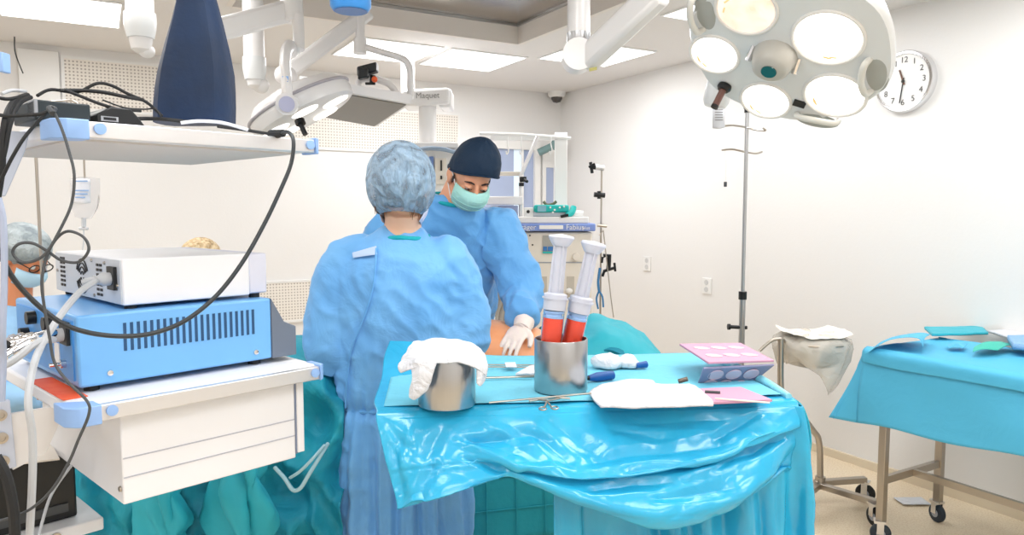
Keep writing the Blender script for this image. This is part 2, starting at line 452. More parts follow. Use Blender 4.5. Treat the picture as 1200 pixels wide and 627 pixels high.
struct('trim_4', boxf(RM(4.43, 0.03, 2.30), ux*0.24, -vx*0.03, UPV*0.36), WHITE, bevel=0.004)

# wire from ceiling
o = cable([Z(17, 43, 2.7), D(18, 62, Z(17, 43, 2.7).y), D(27, 86, Z(17, 43, 2.7).y)], 0.004, DKGREY, 'ceiling_wire', 'thin grey wire hanging from the ceiling at far left', 'wire')

# dome camera
p = RM(0.12, 0.12, HC)
r = thing('dome_camera', 'white dome security camera on the ceiling in the back corner', 'security camera', p)
mesh_obj('housing', lathe([(0, 0), (0.085, 0), (0.085, -0.03), (0.075, -0.05), (0.055, -0.055), (0, -0.055)], p), WHITE, r)
mesh_obj('dome', lathe([(0.055, -0.05), (0.052, -0.075), (0.035, -0.1), (0, -0.11)], p), mat('smoked_dome', '3A3432', 0.1, coat=0.6), r)

# clock
cc = RW(1063, 96, 0.0); n = -ux; cr_ = 0.172
r = thing('wall_clock', 'round white wall clock with black numerals beside the large lamp', 'clock', cc)
mesh_obj('case', lathe([(0, 0), (cr_, 0), (cr_, 0.03), (cr_-0.008, 0.042), (cr_-0.02, 0.042), (cr_-0.022, 0.03), (0, 0.03)], cc, n, 48), CHROME, r)
mesh_obj('dial', lathe([(0, 0.031), (cr_-0.022, 0.031), (cr_-0.022, 0.033), (0, 0.033)], cc, n, 48), WHITE, r)
right = UPV.cross(n).normalized()      # clockwise side seen from the room
nums = []
for h in range(1, 13):
    a = radians(h*30); nums.append(text_vf(str(h), 0.045, cc+n*0.0345+(right*sin(a)+UPV*cos(a))*0.118, right, UPV))
mesh_obj('numerals', join(*nums), mat('numeral_grey', '4A4745', 0.5), r, smooth=False)
def hand(ang, L, w_):
    a = radians(ang); d = right*sin(a)+UPV*cos(a); e = d.cross(n)
    q = cc+n*0.036-d*0.02
    return boxf(q-e*w_/2, d*(L+0.02), e*w_, n*0.003)
mesh_obj('hour_hand', hand(-20, 0.07, 0.009), mat('bronze_hand', '6B4A3A', 0.4), r, smooth=False)
mesh_obj('minute_hand', hand(188, 0.12, 0.005), INKK, r, smooth=False)
mesh_obj('hub', lathe([(0, 0.036), (0.009, 0.036), (0.009, 0.042), (0, 0.042)], cc, n, 16), INKK, r)

# sockets on the right wall
for (px, py, lab) in [(759, 309, 'small white wall socket nearer the back corner'), (829, 335, 'small white wall socket below, closer to the drip stand')]:
    p = RW(px, py); rr = UPV.cross(n)
    r = thing('wall_socket', lab, 'socket', p, 'wall sockets')
    mesh_obj('plate', boxf(p-rr*0.045-UPV*0.06, rr*0.09, n*0.012, UPV*0.12), WHITE, r, bevel=0.003)
    mesh_obj('outlet', join(*[lathe([(0, 0.012), (0.02, 0.012), (0.02, 0.0145), (0, 0.0145)], p+UPV*z, n, 16) for z in (-0.027, 0.027)]), mat('socket_face', 'CFCFCF', 0.5), r)

# window and door at the back, right end
def bwbox(s0, s1, z0, z1, d, t=0.0): return boxf(RM(s1, t+d, z0), ux*(s1-s0), -vx*d, UPV*(z1-z0))
wn = struct('window_1', join(bwbox(0.26, 1.14, 2.14, 2.22, 0.05), bwbox(0.26, 1.14, 0.98, 1.06, 0.05), bwbox(0.26, 0.32, 1.06, 2.14, 0.05), bwbox(1.08, 1.14, 1.06, 2.14, 0.05), bwbox(0.44, 0.46, 1.06, 2.14, 0.04)), WHITE, smooth=False)
mesh_obj('pane', bwbox(0.54, 1.08, 1.06, 2.14, 0.015, 0.005), GLASSB, wn, smooth=False)
mesh_obj('pane', bwbox(0.46, 0.54, 1.06, 2.14, 0.015, 0.005), GLASSL, wn, smooth=False)
mesh_obj('pane', bwbox(0.32, 0.44, 1.06, 2.14, 0.015, 0.005), GLASSB, wn, smooth=False)
dr = struct('door_1', join(bwbox(0.05, 0.22, 0.01, 0.9, 0.03), bwbox(0.05, 0.09, 0.9, 2.18, 0.03), bwbox(0.18, 0.22, 0.9, 2.18, 0.03), bwbox(0.09, 0.18, 1.98, 2.18, 0.03)), WHITE, smooth=False)
mesh_obj('pane', bwbox(0.09, 0.18, 0.9, 1.98, 0.012, 0.008), GLASSB, dr, smooth=False)
clo = [D(631, 179, 6.9), D(652, 169, 6.9)]
mesh_obj('door_closer', join(tube(clo, 0.035, 12), tube([D(650, 170, 6.9), D(656, 169, 6.95)], 0.05, 12)), mat('closer_green_grey', '6F8C8C', 0.4), dr)

# ================================================================ CEILING ARMS AND PENDANTS
def pendant_tube(px, cy, w1, ytop, ybot, Y, label, tip=None, w2=None):
    """drop tube with a stepped collar and a narrower end"""
    c = D(px, cy, Y); sc = Y/850
    r = thing('ceiling_drop_tube', label, 'pendant tube', V((c.x, c.y, HC)), 'white drop tubes of the ceiling arms')
    z1 = D(px, cy, Y).z
    R = w1/2*sc
    mesh_obj('tube', lathe([(0, HC-0.001), (R*1.7, HC-0.001), (R*1.7, HC-0.03), (R, HC-0.05), (R, z1), (0, z1)], V((c.x, c.y, 0))), WHITEM, r)
    mesh_obj('collar', lathe([(0, z1+0.01), (R*1.12, z1+0.01), (R*1.16, z1-0.03), (R*1.1, z1-0.06), (R*0.95, z1-0.1), (0, z1-0.1)], V((c.x, c.y, 0))), LAMPW, r)
    z2 = D(px, ybot, Y).z
    R2 = R*0.82
    mesh_obj('end_cap', lathe([(0, z1-0.09), (R2, z1-0.09), (R2, z2+0.05), (R2*0.85, z2+0.015), (R2*0.4, z2), (0, z2)], V((c.x, c.y, 0))), WHITEM, r)
    return r, c
r, c = pendant_tube(164, 18, 30, 0, 62, 3.3, 'white drop tube left of the navy housing')
mesh_obj('end_joint', ell(D(172, 60, 3.32), 0.035, 0.035, 0.03), WHITEM, r)
r, c = pendant_tube(298, 70, 23, 0, 104, 3.7, 'slim white drop tube between the navy housing and the small lamp')
mesh_obj('end_joint', ell(D(306, 100, 3.72), 0.04, 0.035, 0.04), WHITEM, r)
# third pendant with the big slanting arm of the large lamp
LY = 2.45
LC = D(923, 56, 2.45)
lamp = thing('surgical_lamp', 'large round grey surgical lamp with bright lenses at upper right, on a thick slanting arm', 'surgical lamp', LC)
r = lamp
c = D(678, 42, 2.9); R = 13*2.9/850
mesh_obj('tube', lathe([(0, HC-0.001), (R*1.8, HC-0.001), (R*1.8, HC-0.03), (R, HC-0.05), (R, c.z), (0, c.z)], V((c.x, c.y, 0))), WHITEM, r)
mesh_obj('collar', lathe([(0, c.z+0.01), (R*1.05, c.z+0.01), (R*1.05, c.z-0.03), (R*0.85, c.z-0.055), (R*0.6, c.z-0.06), (0, c.z-0.06)], V((c.x, c.y, 0))), STEEL, r)
a = D(686, 72, 2.88); b = D(775, -12, 2.6)
def slab_arm(a, b, w, h, up=UPV):
    d = (b-a).normalized(); s = d.cross(V(up)).normalized(); t = s.cross(d)
    return boxf(a-s*w/2-t*h/2, d*(b-a).length, s*w, t*h)
mesh_obj('arm', slab_arm(a, b, 0.075, 0.10), WHITEM, r, bevel=0.02)
mesh_obj('joint', join(cyl(a+V((-0.03, 0.05, 0.02)), a+V((-0.03, -0.05, 0.02)), 0.062), cyl(V((c.x, c.y, c.z-0.05)), V((c.x, c.y, c.z-0.13)), R*0.8)), WHITEM, r)
mesh_obj('brake_label', boxc(D(695, 81, 2.83), 0.03, 0.004, 0.012, V((1, 0, 0.2))), mat('yellow_green_label', 'B9B268', 0.5), r)
top = D(905, -75, 2.55)
mesh_obj('upper_arm', tube(spline([b, b+V((0.05, 0, 0.07)), V((b.x+0.2, 2.55, 2.52)), V((top.x, top.y, 2.52))], 6), 0.035, 14), WHITEM, r)

# ---------------- large surgical lamp
dv = (LC-CP).normalized()
lr = dv.cross(UPV).normalized(); lu = lr.cross(dv)
an = radians(46)
side = (-lr*0.34-lu*0.94).normalized()
LN = (-dv*cos(an)+side*sin(an)).normalized()          # points out of the lamp face
LXa = (lr*0.94-lu*0.34).normalized(); LXa = (LXa-LN*LXa.dot(LN)).normalized(); LYa = LN.cross(LXa)
def onface(px, py, off=0): return PLN(px, py, LC+LN*off, LN)
RR = 0.328
def lamp_shell():
    vs, fs = [], []; seg = 72
    prof = [(0.0, -0.115), (0.35, -0.115), (0.75, -0.095), (0.94, -0.055), (1.0, -0.01), (1.0, 0.012), (0.975, 0.024), (0.93, 0.022), (0.0, 0.022)]
    prof = prof[::-1]
    rows = []
    for (q, h) in prof:
        if q == 0: rows.append([len(vs)]); vs.append(LC+LN*h)
        else:
            rows.append(list(range(len(vs), len(vs)+seg)))
            for k in range(seg):
                t = 2*pi*k/seg
                lob = 1+0.018*cos(6*t+0.6)
                vs.append(LC+LN*h+(LXa*cos(t)+LYa*sin(t))*RR*q*lob)
    for a, b in zip(rows, rows[1:]):
        for k in range(seg):
            k2 = (k+1) % seg
            if len(a) == 1: fs.append((a[0], b[k2], b[k]))
            elif len(b) == 1: fs.append((a[k], a[k2], b[0]))
            else: fs.append((a[k], a[k2], b[k2], b[k]))
    return vs, fs
mesh_obj('housing', lamp_shell(), LAMPW, lamp, angle=50)
LENS = [(874, 12, 0.098, True), (837, 64, 0.086, False), (970, 45, 0.108, False), (897, 118, 0.088, False), (978, 112, 0.100, False), (900, -48, 0.09, False)]
for (px, py, rad, warm) in LENS:
    c = onface(px, py, 0.022)
    ln = mesh_obj('lens', lathe([(0, 0.006), (rad*0.6, 0.004), (rad*0.93, 0.002), (rad*0.95, -0.003), (0, -0.003)], c, LN, 40), LWARM if warm else LGLOW, lamp)
    mesh_obj('lens_rim', tube([c+(LXa*cos(2*pi*k/40)+LYa*sin(2*pi*k/40))*rad for k in range(40)], 0.0065, 8, closed=True), mat('soft_white_rim', 'E8E6E2', 0.4), ln)
    # faint amber glints inside each lens, modelled as small glowing bars
    gl = []
    for k in range(3):
        aa = random.uniform(3.6, 5.4) if not warm else random.uniform(2, 5.5)
        q = c+LN*0.007+(LXa*cos(aa)+LYa*sin(aa))*rad*0.7
        gl.append(boxc(q, 0.022, 0.006, 0.0015, LXa*cos(aa+1.3)+LYa*sin(aa+1.3), None, LN))
    mesh_obj('reflector_glint', join(*gl), mat('amber_glint', 'F2D3A0', 0.3, emit=0.5), ln, smooth=False)
c = onface(908, 66, 0.02)
hubM = prism([c+(LXa*cos(t)+LYa*sin(t))*rr_ for t, rr_ in [(2*pi*k/16, 0.062+0.01*(k % 4 == 0)) for k in range(16)]], LN*0.055)
hb = mesh_obj('hub', lathe([(0, 0), (0.075, 0), (0.068, 0.03), (0.058, 0.058), (0.045, 0.068), (0, 0.07)], c, LN, 28), mat('hub_beige_grey', 'B9B7B0', 0.4), lamp)
mesh_obj('camera_lens', lathe([(0, 0.071), (0.026, 0.071), (0.025, 0.074), (0, 0.0735)], c, LN, 24), mat('teal_glass', '13514F', 0.1, coat=0.8), hb)
for sx in (-1, 1): mesh_obj('hub_bracket', tube([c+LXa*sx*0.075+LYa*0.02, c+LXa*sx*0.078-LYa*0.02+LN*0.03], 0.01, 8), CHROME, hb)
def grip(px, py, ang, name='side_handle'):
    c = onface(px, py, 0.02); d = LXa*cos(ang)+LYa*sin(ang); e = LN.cross(d)
    pts = [c-d*0.07, c-d*0.06+LN*0.025+e*0.012, c+LN*0.034+e*0.02, c+d*0.06+LN*0.025+e*0.012, c+d*0.07]
    mesh_obj(name, tube(spline(pts, 5), 0.011, 10), mat('handle_white', 'DAD9D2', 0.35), lamp)
    mesh_obj('grip_recess', ell(c+e*-0.02, 0.075, 0.035, 0.006, Matrix((d, e, LN)).transposed()), mat('recess_grey', 'A9ABA6', 0.5), lamp)
grip(1020, 88, radians(112)); grip(958, 137, radians(10)); grip(820, 15, radians(110))
c = onface(850, 100, 0.02)
hd = (D(840, 120, c.y-0.012)-c).normalized()
hh = mesh_obj('sterile_handle', join(lathe([(0, 0), (0.024, 0), (0.026, 0.012), (0.02, 0.022), (0, 0.022)], c, hd, 20)), BLACK, lamp)
mesh_obj('handle_grip', cyl(c+hd*0.02, c+hd*0.085, 0.0125), mat('brown_grip', '6E4A42', 0.4), hh)
mesh_obj('handle_tip', cyl(c+hd*0.085, c+hd*0.095, 0.0135), BLACK, hh)
c = onface(937, 121, 0.022)
mesh_obj('switch', boxc(c+LN*0.003, 0.042, 0.03, 0.006, LXa, None, LN), BLACK, lamp, bevel=0.001)
c = onface(838, 106, -0.06)
mesh_obj('side_cap', lathe([(0, 0), (0.05, 0), (0.05, 0.09), (0.04, 0.11), (0, 0.11)], onface(845, 92, -0.12), (-LYa*0.0+V((-0.2, 0, -1))).normalized(), 24), LAMPW, lamp)
mesh_obj('mount_stem', tube([LC-LN*0.11, LC-LN*0.15, V((top.x, top.y, 2.50))], 0.04, 14), WHITEM, lamp)
sp = bpy.data.lights.new('lamp_beam', 'SPOT'); sp.energy = LAMP_POWER*4; sp.spot_size = radians(75); sp.spot_blend = 0.6; sp.shadow_soft_size = 0.25; sp.color = (1, 0.985, 0.96)
so = bpy.data.objects.new('lamp_beam', sp); COL.objects.link(so); so.parent = lamp; so.location = LN*0.06
so.rotation_euler = LN.to_track_quat('-Z', 'Y').to_euler()

# ---------------- small surgical lamp, tilted, seen nearly edge on
SY = 3.4; S = SY/850
c = D(352, 124, SY)
XA = (D(405, 98, SY+0.05)-D(293, 152, SY-0.05)).normalized()
NN = (V((0.45, 0.06, -0.85))); NN = (NN-XA*NN.dot(XA)).normalized(); YB = NN.cross(XA)
MM = Matrix((XA, YB, NN)).transposed()
small = thing('surgical_lamp', 'smaller white domed surgical lamp seen edge-on beside the hanging display, on a jointed arm', 'surgical lamp', c)
rd = 0.25
mesh_obj('housing', lathe([(0, -0.085), (rd*0.5, -0.082), (rd*0.82, -0.06), (rd*0.97, -0.02), (rd, 0.012), (rd*0.97, 0.05), (rd*0.9, 0.06), (0, 0.06)], c, NN, 48, XA), WHITEM, small)
mesh_obj('seam', tube([c+NN*-0.012+(XA*cos(2*pi*k/48)+YB*sin(2*pi*k/48))*(rd*0.992) for k in range(48)], 0.0075, 8, closed=True), mat('seam_grey', 'AFAAB0', 0.4), small)
for k in range(5):
    a_ = 2*pi*k/5+0.3; q = c+NN*0.06+(XA*cos(a_)+YB*sin(a_))*0.155
    mesh_obj('lens', lathe([(0, 0.006), (0.06, 0.004), (0.066, -0.002), (0, -0.002)], q, NN, 28), LGLOW, small)
q = c+NN*0.06
hk = mesh_obj('sterile_handle', join(lathe([(0, 0), (0.022, 0), (0.022, 0.02), (0, 0.02)], D(351, 141, SY-0.24), (D(356, 156, SY-0.26)-D(351, 141, SY-0.24)).normalized(), 16)), BLACK, small)
mesh_obj('handle_grip', cyl(D(351, 143, SY-0.24), D(358, 158, SY-0.25), 0.011), BLACK, hk)
yk = [D(343, 60, SY-0.1), D(340, 55, SY-0.16), D(335, 62, SY-0.24), D(334, 80, SY-0.3), D(336, 100, SY-0.33), D(336, 118, SY-0.33)]
mesh_obj('yoke', tube(spline(yk, 6), 0.033, 12, flat=0.7), WHITEM, small)
mesh_obj('pivot', cyl(D(336, 122, SY-0.37), D(338, 122, SY-0.24), 0.045), WHITEM, small)
mesh_obj('pivot_cap', cyl(D(336, 122, SY-0.38), D(336, 122, SY-0.365), 0.032), mat('pivot_lilac', 'B9BBD6', 0.4), small)
mesh_obj('care_label', boxc(D(334.5, 98, SY-0.352), 0.026, 0.003, 0.06), LBLUE, small)
mesh_obj('marking', text_vf('X', 0.035, D(334.5, 99, SY-0.357), (1, 0, 0), UPV), mat('mark_blue', '3B86D8', 0.5), small, smooth=False)
r = small
mesh_obj('arm', slab_arm(D(232, 42, 3.1), D(340, 12, 3.35), 0.06, 0.095), WHITEM, r, bevel=0.018)
mesh_obj('joint', join(cyl(D(341, -4, 3.35), D(343, 26, 3.35), 0.05)), WHITEM, r, bevel=0.01)
mesh_obj('fork', tube([D(349, 18, 3.33), D(350, 40, 3.32), D(350, 58, 3.3)], 0.026, 12), WHITEM, r)
mesh_obj('fork_pin', cyl(D(340, 58, 3.29), D(351, 58, 3.3), 0.02), LAMPW, r)
mesh_obj('drop_tube', tube([V((D(341, -4, 3.35).x, 3.35, D(341, -4, 3.35).z)), V((D(341, -4, 3.35).x, 3.35, HC-0.001))], 0.04, 16), WHITEM, r)
mesh_obj('rear_joint', cyl(D(238, 20, 3.1), D(238, 58, 3.1), 0.05), WHITEM, r)

# ---------------- hanging display with its arm, clamp camera
DY = 3.75
dsp = thing('hanging_display', 'flat white display tilted downward, hung on a slanting beam and curved tube', 'display', D(435, 125, DY))
r = dsp
mesh_obj('arm', slab_arm(D(338, 84, 3.6), D(432, 14, 3.85), 0.06, 0.075), WHITEM, r, bevel=0.015)
mesh_obj('rear_joint', ell(D(335, 88, 3.6), 0.055, 0.05, 0.05), WHITEM, r)
mesh_obj('drop_tube', tube([D(422, -30, 3.8), D(422, 60, 3.8)], 0.024, 14), WHITEM, r)
mesh_obj('elbow', join(cyl(D(422, 46, 3.8), D(422, 63, 3.8), 0.034)), WHITEM, r)
mesh_obj('curved_tube', tube(spline([D(424, 54, 3.8), D(450, 62, 3.8), D(472, 69, 3.8), D(480, 80, 3.8), D(481, 98, 3.8), D(481, 116, 3.8)], 6), 0.017, 12), WHITEM, r)
scr = [D(383, 104, DY-0.35), D(482, 122, DY-0.22), D(441, 148, DY+0.32), D(372, 141, DY+0.2)]
# plane through screen corners
p0, p1, p3 = D(396, 107, 3.7), D(482, 122, 3.62), D(441, 149, 4.3)
ex = p1-p0; ey = p3-p1; nrm = ex.cross(ey).normalized()
if nrm.z > 0: nrm = -nrm
p0 = p1-ex.normalized()*0.62
p2 = p3; p4 = p3-ex.normalized()*0.5
quad = [p0, p1, p2, p4]
mesh_obj('frame', prism([q-nrm*0.05 for q in quad], nrm*0.05), WHITEM, dsp, smooth=False, bevel=0.006)
cen = sum(quad, V((0, 0, 0)))/4
mesh_obj('screen', prism([cen+(q-cen)*0.93+nrm*0.001 for q in quad], nrm*0.003), SCREEN, dsp, smooth=False)
mesh_obj('carry_handle', tube(spline([D(420, 104, 3.72), D(422, 94, 3.74), D(436, 92, 3.76), D(455, 98, 3.78), D(465, 110, 3.8)], 6), 0.017, 10), WHITEM, dsp)
r = thing('clamp_camera', 'small black camera with an orange knob clamped above the hanging display', 'camera', D(432, 98, 3.7))
mesh_obj('camera_body', join(boxc(D(431, 82, 3.7), 0.10, 0.07, 0.045, V((1, 0, 0.25))), boxc(D(426, 87, 3.66), 0.05, 0.05, 0.045, V((1, 0, 0.25)))), BLACK, r, bevel=0.006)
mesh_obj('clamp', join(tube([D(437, 88, 3.7), D(436, 98, 3.71)], 0.014, 10), boxc(D(434, 98, 3.71), 0.05, 0.02, 0.012)), BLACK, r, bevel=0.003)
mesh_obj('knob', ell(D(439, 93, 3.66), 0.015, 0.015, 0.015), mat('orange_knob', 'E8602C', 0.4), r)

# ---------------- ceiling pendant with box and column
PYd = 5.1; S = PYd/850
r = thing('ceiling_pendant', 'white ceiling pendant with a horizontal box and column behind the two surgeons', 'pendant', D(500, 170, PYd))
mesh_obj('head_box', boxf(D(470, 124, PYd), (56*S, 0, 0.012), (0, 0.28, 0), (0, 0, 19*S)), WHITEM, r, bevel=0.02)
mesh_obj('end_box', boxf(D(514, 126, PYd+0.02), (15*S, 0, 0), (0, 0.24, 0), (0, 0, 22*S)), WHITEM, r, bevel=0.02)
mesh_obj('nameplate', text_vf('Maquet', 0.055, D(501, 112, PYd-0.004), (1, 0, 0.03), UPV), INKG, r, smooth=False)
mesh_obj('column', tube([D(501, 124, PYd+0.1), D(501, 172, PYd+0.1)], 0.062, 20), WHITEM, r)
mesh_obj('lower_box', boxf(D(485, 226, PYd), (48*S, 0, 0), (0, 0.3, 0), (0, 0, 50*S)), WHITE, r, bevel=0.01)
mesh_obj('shelf', boxf(D(480, 173, PYd-0.06), (56*S, 0, 0), (0, 0.3, 0), (0, 0, 6*S)), WHITEM, r, bevel=0.006)
mesh_obj('bumper', tube(spline([D(484, 177, PYd-0.05), D(500, 174, PYd-0.1), D(520, 175, PYd-0.1), D(538, 180, PYd-0.03)], 6), 0.015, 10), mat('bumper_blue_grey', '8FA2B8', 0.4), r)
mesh_obj('socket_plate', boxf(D(510, 216, PYd-0.02), (13*S, 0, 0), (0, 0.02, 0), (0, 0, 30*S)), CREAM, r)
mesh_obj('slot', join(boxf(D(516, 200, PYd-0.028), (2*S, 0, 0), (0, 0.01, 0), (0, 0, 12*S)), boxf(D(516, 210, PYd-0.028), (2*S, 0, 0), (0, 0.01, 0), (0, 0, 4*S))), INKK, r, smooth=False)
mesh_obj('blue_strip', boxf(D(503, 216, PYd-0.02), (5*S, 0, 0), (0, 0.02, 0), (0, 0, 32*S)), mat('strip_blue', '6F8CC4', 0.4), r)
mesh_obj('suspension_tube', tube([D(478, 110, PYd+0.14), V((D(478, 110, PYd+0.14).x, PYd+0.14, HC-0.001))], 0.05, 18), WHITEM, r)

# ---------------- blue handle cap at the very top
c = D(411, 13, 2.2)
r = thing('blue_capped_lamp_handle', 'round bright blue cap hanging at the top edge of the picture', 'lamp handle', c)
R = 23*2.2/850
mesh_obj('cap', lathe([(0, 0), (R*0.85, 0.0), (R, 0.012), (R*1.03, 0.08), (0, 0.08)], c, seg=36), mat('handle_blue', '3E8FD9', 0.35), r)
mesh_obj('cap_face', lathe([(0, -0.0015), (R*0.8, -0.0015), (R*0.8, 0.001), (0, 0.001)], c, seg=36), mat('handle_blue_deep', '2C6FB4', 0.35), r)
mesh_obj('stem', tube([c+V((0, 0, 0.08)), V((c.x, c.y, HC+0.12))], 0.03, 14), WHITEM, r)

# ================================================================ ANAESTHESIA MACHINE AND STANDS AT THE BACK
AY = 5.0
def pxbox(x0, y0, x1, y1, Y, d):
    a = D(x0, y1, Y); b = D(x1, y0, Y)
    return boxf(a, (b.x-a.x, 0, 0), (0, d, 0), (0, 0, b.z-a.z))
ORG_Z0 = V((D(635, 300, AY).x, AY+0.25, 0))
am = thing('anaesthesia_machine', 'cream anaesthesia machine with a blue nameplate band behind the surgeon', 'medical machine', ORG_Z0)
mesh_obj('body', pxbox(560, 272, 694, 398, AY, 0.5), CREAM, am, bevel=0.012)
mesh_obj('lower_body', boxf((D(566, 0, AY).x, AY+0.02, 0.18), (0.72, 0, 0), (0, 0.5, 0), (0, 0, 0.5)), CREAM, am, bevel=0.02)
band = mesh_obj('name_band', pxbox(560, 262, 698, 271, AY-0.04, 0.55), mat('band_blue', '7E96D6', 0.4), am, bevel=0.008)
mesh_obj('lettering', join(text_vf('Dräger', 0.05, D(616, 266.5, AY-0.043), (1, 0, 0), UPV), text_vf('Fabius', 0.05, D(674, 266.5, AY-0.043), (1, 0, 0), UPV), text_vf('plus', 0.032, D(687, 267.2, AY-0.043), (1, 0, 0), UPV)), WHITE, band, smooth=False)
mesh_obj('drawer_label', pxbox(632, 264, 660, 268.5, AY-0.046, 0.01), WHITE, band)
mesh_obj('top_tray', pxbox(600, 254, 690, 262, AY-0.02, 0.5), WHITEM, am, bevel=0.008)
mesh_obj('gauge_window', pxbox(636, 276, 649, 297, AY-0.006, 0.01), mat('gauge_grey', 'A9A7A0', 0.4), am)
mesh_obj('gauge_display', join(pxbox(636.5, 289, 641, 294, AY-0.012, 0.01), pxbox(642, 289, 648, 294, AY-0.012, 0.01)), mat('gauge_blue', '3E78B8', 0.3), am)
mesh_obj('gauge_strip', pxbox(636, 295, 648, 297, AY-0.012, 0.01), TEALV, am)
mesh_obj('knob', lathe([(0, 0), (0.027, 0), (0.024, 0.03), (0, 0.032)], D(675, 301, AY), (0, -1, 0), 20), CREAM, am)
mesh_obj('groove', pxbox(600, 307, 690, 308.4, AY-0.004, 0.01), GREYP, am)
for q_ in ((627, 641), (664, 673)): mesh_obj('drawer_recess', pxbox(q_[0], 324, q_[1], 352, AY-0.004, 0.01), mat('recess_taupe', 'C2B9AC', 0.5), am)
mesh_obj('drawer_knob', ell(D(667, 341, AY-0.02), 0.025, 0.025, 0.02), WHITE, am)
mesh_obj('orange_tab', pxbox(628, 355, 636, 360, AY-0.01, 0.02), mat('orange_tab', 'E88234', 0.4), am)
mesh_obj('screw', join(*[cyl(D(x, y, AY-0.006), D(x, y, AY+0.02), 0.006, 10) for x, y in ((621, 276), (624, 287), (630, 368))]), INKK, am)
for sx in (0.03, 0.62):
    for yy in (0.06, 0.46):
        cpos = V((D(566, 0, AY).x+sx+0.03, AY+yy, 0))
        mesh_obj('caster', join(cyl(cpos+V((-0.015, 0, 0.06)), cpos+V((0.015, 0, 0.06)), 0.06), cyl(cpos+V((0, 0, 0.06)), cpos+V((0, 0, 0.2)), 0.012)), DKGREY, am)
mesh_obj('tall_post', pxbox(650, 155, 665, 262, AY+0.3, 0.06), WHITE, am, bevel=0.004)
mesh_obj('rail', join(tube([D(562, 156.5, AY+0.28), D(610, 157.5, AY+0.28), D(669, 162, AY+0.28)], 0.011, 8), pxbox(575, 158, 652, 164, AY+0.3, 0.03)), WHITE, am)
for x in (595, 611, 646):
    pts = [D(x, 160, AY+0.25), D(x-0.5, 168, AY+0.25), D(x+1, 176, AY+0.25), D(x-1, 181, AY+0.25), D(x-2, 177, AY+0.25)]
    mesh_obj('hook', tube(spline(pts, 4), 0.0045, 6), WHITE, am)
mesh_obj('support_pole', tube([D(610, 204, AY+0.2), D(610, 262, AY+0.2)], 0.012, 10), ALU, am)
mesh_obj('slanted_arm', tube([D(611, 204, AY+0.2), D(630, 160, AY+0.2)], 0.014, 10), ALU, am)
mesh_obj('clamp', join(pxbox(609, 207, 617, 213, AY+0.15, 0.06), pxbox(608, 214, 614, 218, AY+0.15, 0.06), tube([D(614, 210, AY+0.16), D(618, 213, AY+0.12)], 0.012, 8)), BLACK, am, bevel=0.004)
mesh_obj('cross_arm', join(pxbox(585, 201, 612, 206, AY+0.22, 0.04)), CREAM, am, bevel=0.006)
mesh_obj('cross_bar', join(pxbox(570, 230, 613, 240, AY+0.15, 0.08), pxbox(575, 241, 606, 256, AY+0.2, 0.06)), WHITEM, am, bevel=0.008)
mesh_obj('monitor_edge', pxbox(584, 241, 607, 254, AY+0.18, 0.03), mat('edge_blue_grey', '9AA6C6', 0.4), am)
# teal transport ventilator on the tray
z0 = D(640, 254, AY).z
tv = thing('teal_ventilator', 'teal and white portable device on top of the anaesthesia machine', 'medical device', D(645, 254, AY+0.1))
mesh_obj('body', pxbox(624, 248, 666, 254, AY+0.02, 0.2), mat('device_grey', 'C9CFD8', 0.4), tv, bevel=0.008)
mesh_obj('cover', pxbox(626, 240, 667, 249, AY, 0.2), TEALV, tv, bevel=0.012)
mesh_obj('display', pxbox(630, 241, 640, 248, AY-0.008, 0.02), mat('device_display', '7FB5C6', 0.2), tv)
mesh_obj('button', join(*[cyl(D(x, y, AY-0.006), D(x, y, AY+0.02), 0.007, 12) for x, y in ((645, 243), (650, 246), (656, 243), (661, 242), (648, 249))]), WHITE, tv)
mesh_obj('elbow', tube(spline([D(672, 243, AY+0.05), D(670, 249, AY+0.02), D(664, 253, AY)], 4), 0.022, 12), TEALV, tv)
mesh_obj('grip', tube([D(657, 254, AY-0.02), D(666, 252, AY-0.02)], 0.01, 8), BLACK, tv)
mesh_obj('end_cap', cyl(D(671, 251, AY+0.05), D(683, 252, AY+0.05), 0.03, 18), WHITE, tv)
mesh_obj('side_unit', pxbox(614, 243, 625, 258, AY+0.02, 0.1), WHITE, tv, bevel=0.006)
mesh_obj('side_knob', ell(D(619, 248, AY), 0.012, 0.012, 0.012), BLACK, tv)
mesh_obj('top_clip', tube(spline([D(637, 236, AY+0.1), D(641, 240, AY+0.1), D(648, 239, AY+0.1), D(652, 236, AY+0.1)], 4), 0.01, 8), mat('clip_olive', '6D6A52', 0.4), tv)
# corrugated hoses beside the machine
hz = []
for k in range(5):
    x = 574+k*5
    path = spline([D(x-2, 392, 3.9-k*0.02), D(x-4+k, 370, 3.95), D(x+3+k, 345, 4.0), D(x+6-k*0.5, 318, 4.1), D(x+10, 300, 4.4)], 14)
    rs = [0.016+0.0022*(i % 2) for i in range(len(path))]
    tag(mesh_obj('breathing_hose', tube(path, rs, 10), CORR), ['first', 'second', 'third', 'fourth', 'fifth'][k]+' from the left of the beige corrugated breathing hoses between the two surgeons', 'hose', 'corrugated breathing hoses')
r = thing('hose_connector', 'pale metal and black connector block at the foot of the corrugated hoses', 'connector', D(573, 393, 3.7))
mesh_obj('block', pxbox(568, 372, 580, 383, 3.7, 0.06), WHITE, r, bevel=0.006)
mesh_obj('clip', pxbox(567, 383, 583, 387, 3.69, 0.06), BLACK, r, bevel=0.004)
mesh_obj('barrel', tube([D(570, 390, 3.68), D(584, 390, 3.72)], 0.02, 14), STEEL, r)
mesh_obj('bracket', tube([D(575, 390, 3.72), V((D(575, 390, 3.72).x, 3.74, 0.02))], 0.012, 8), STEELR, r)

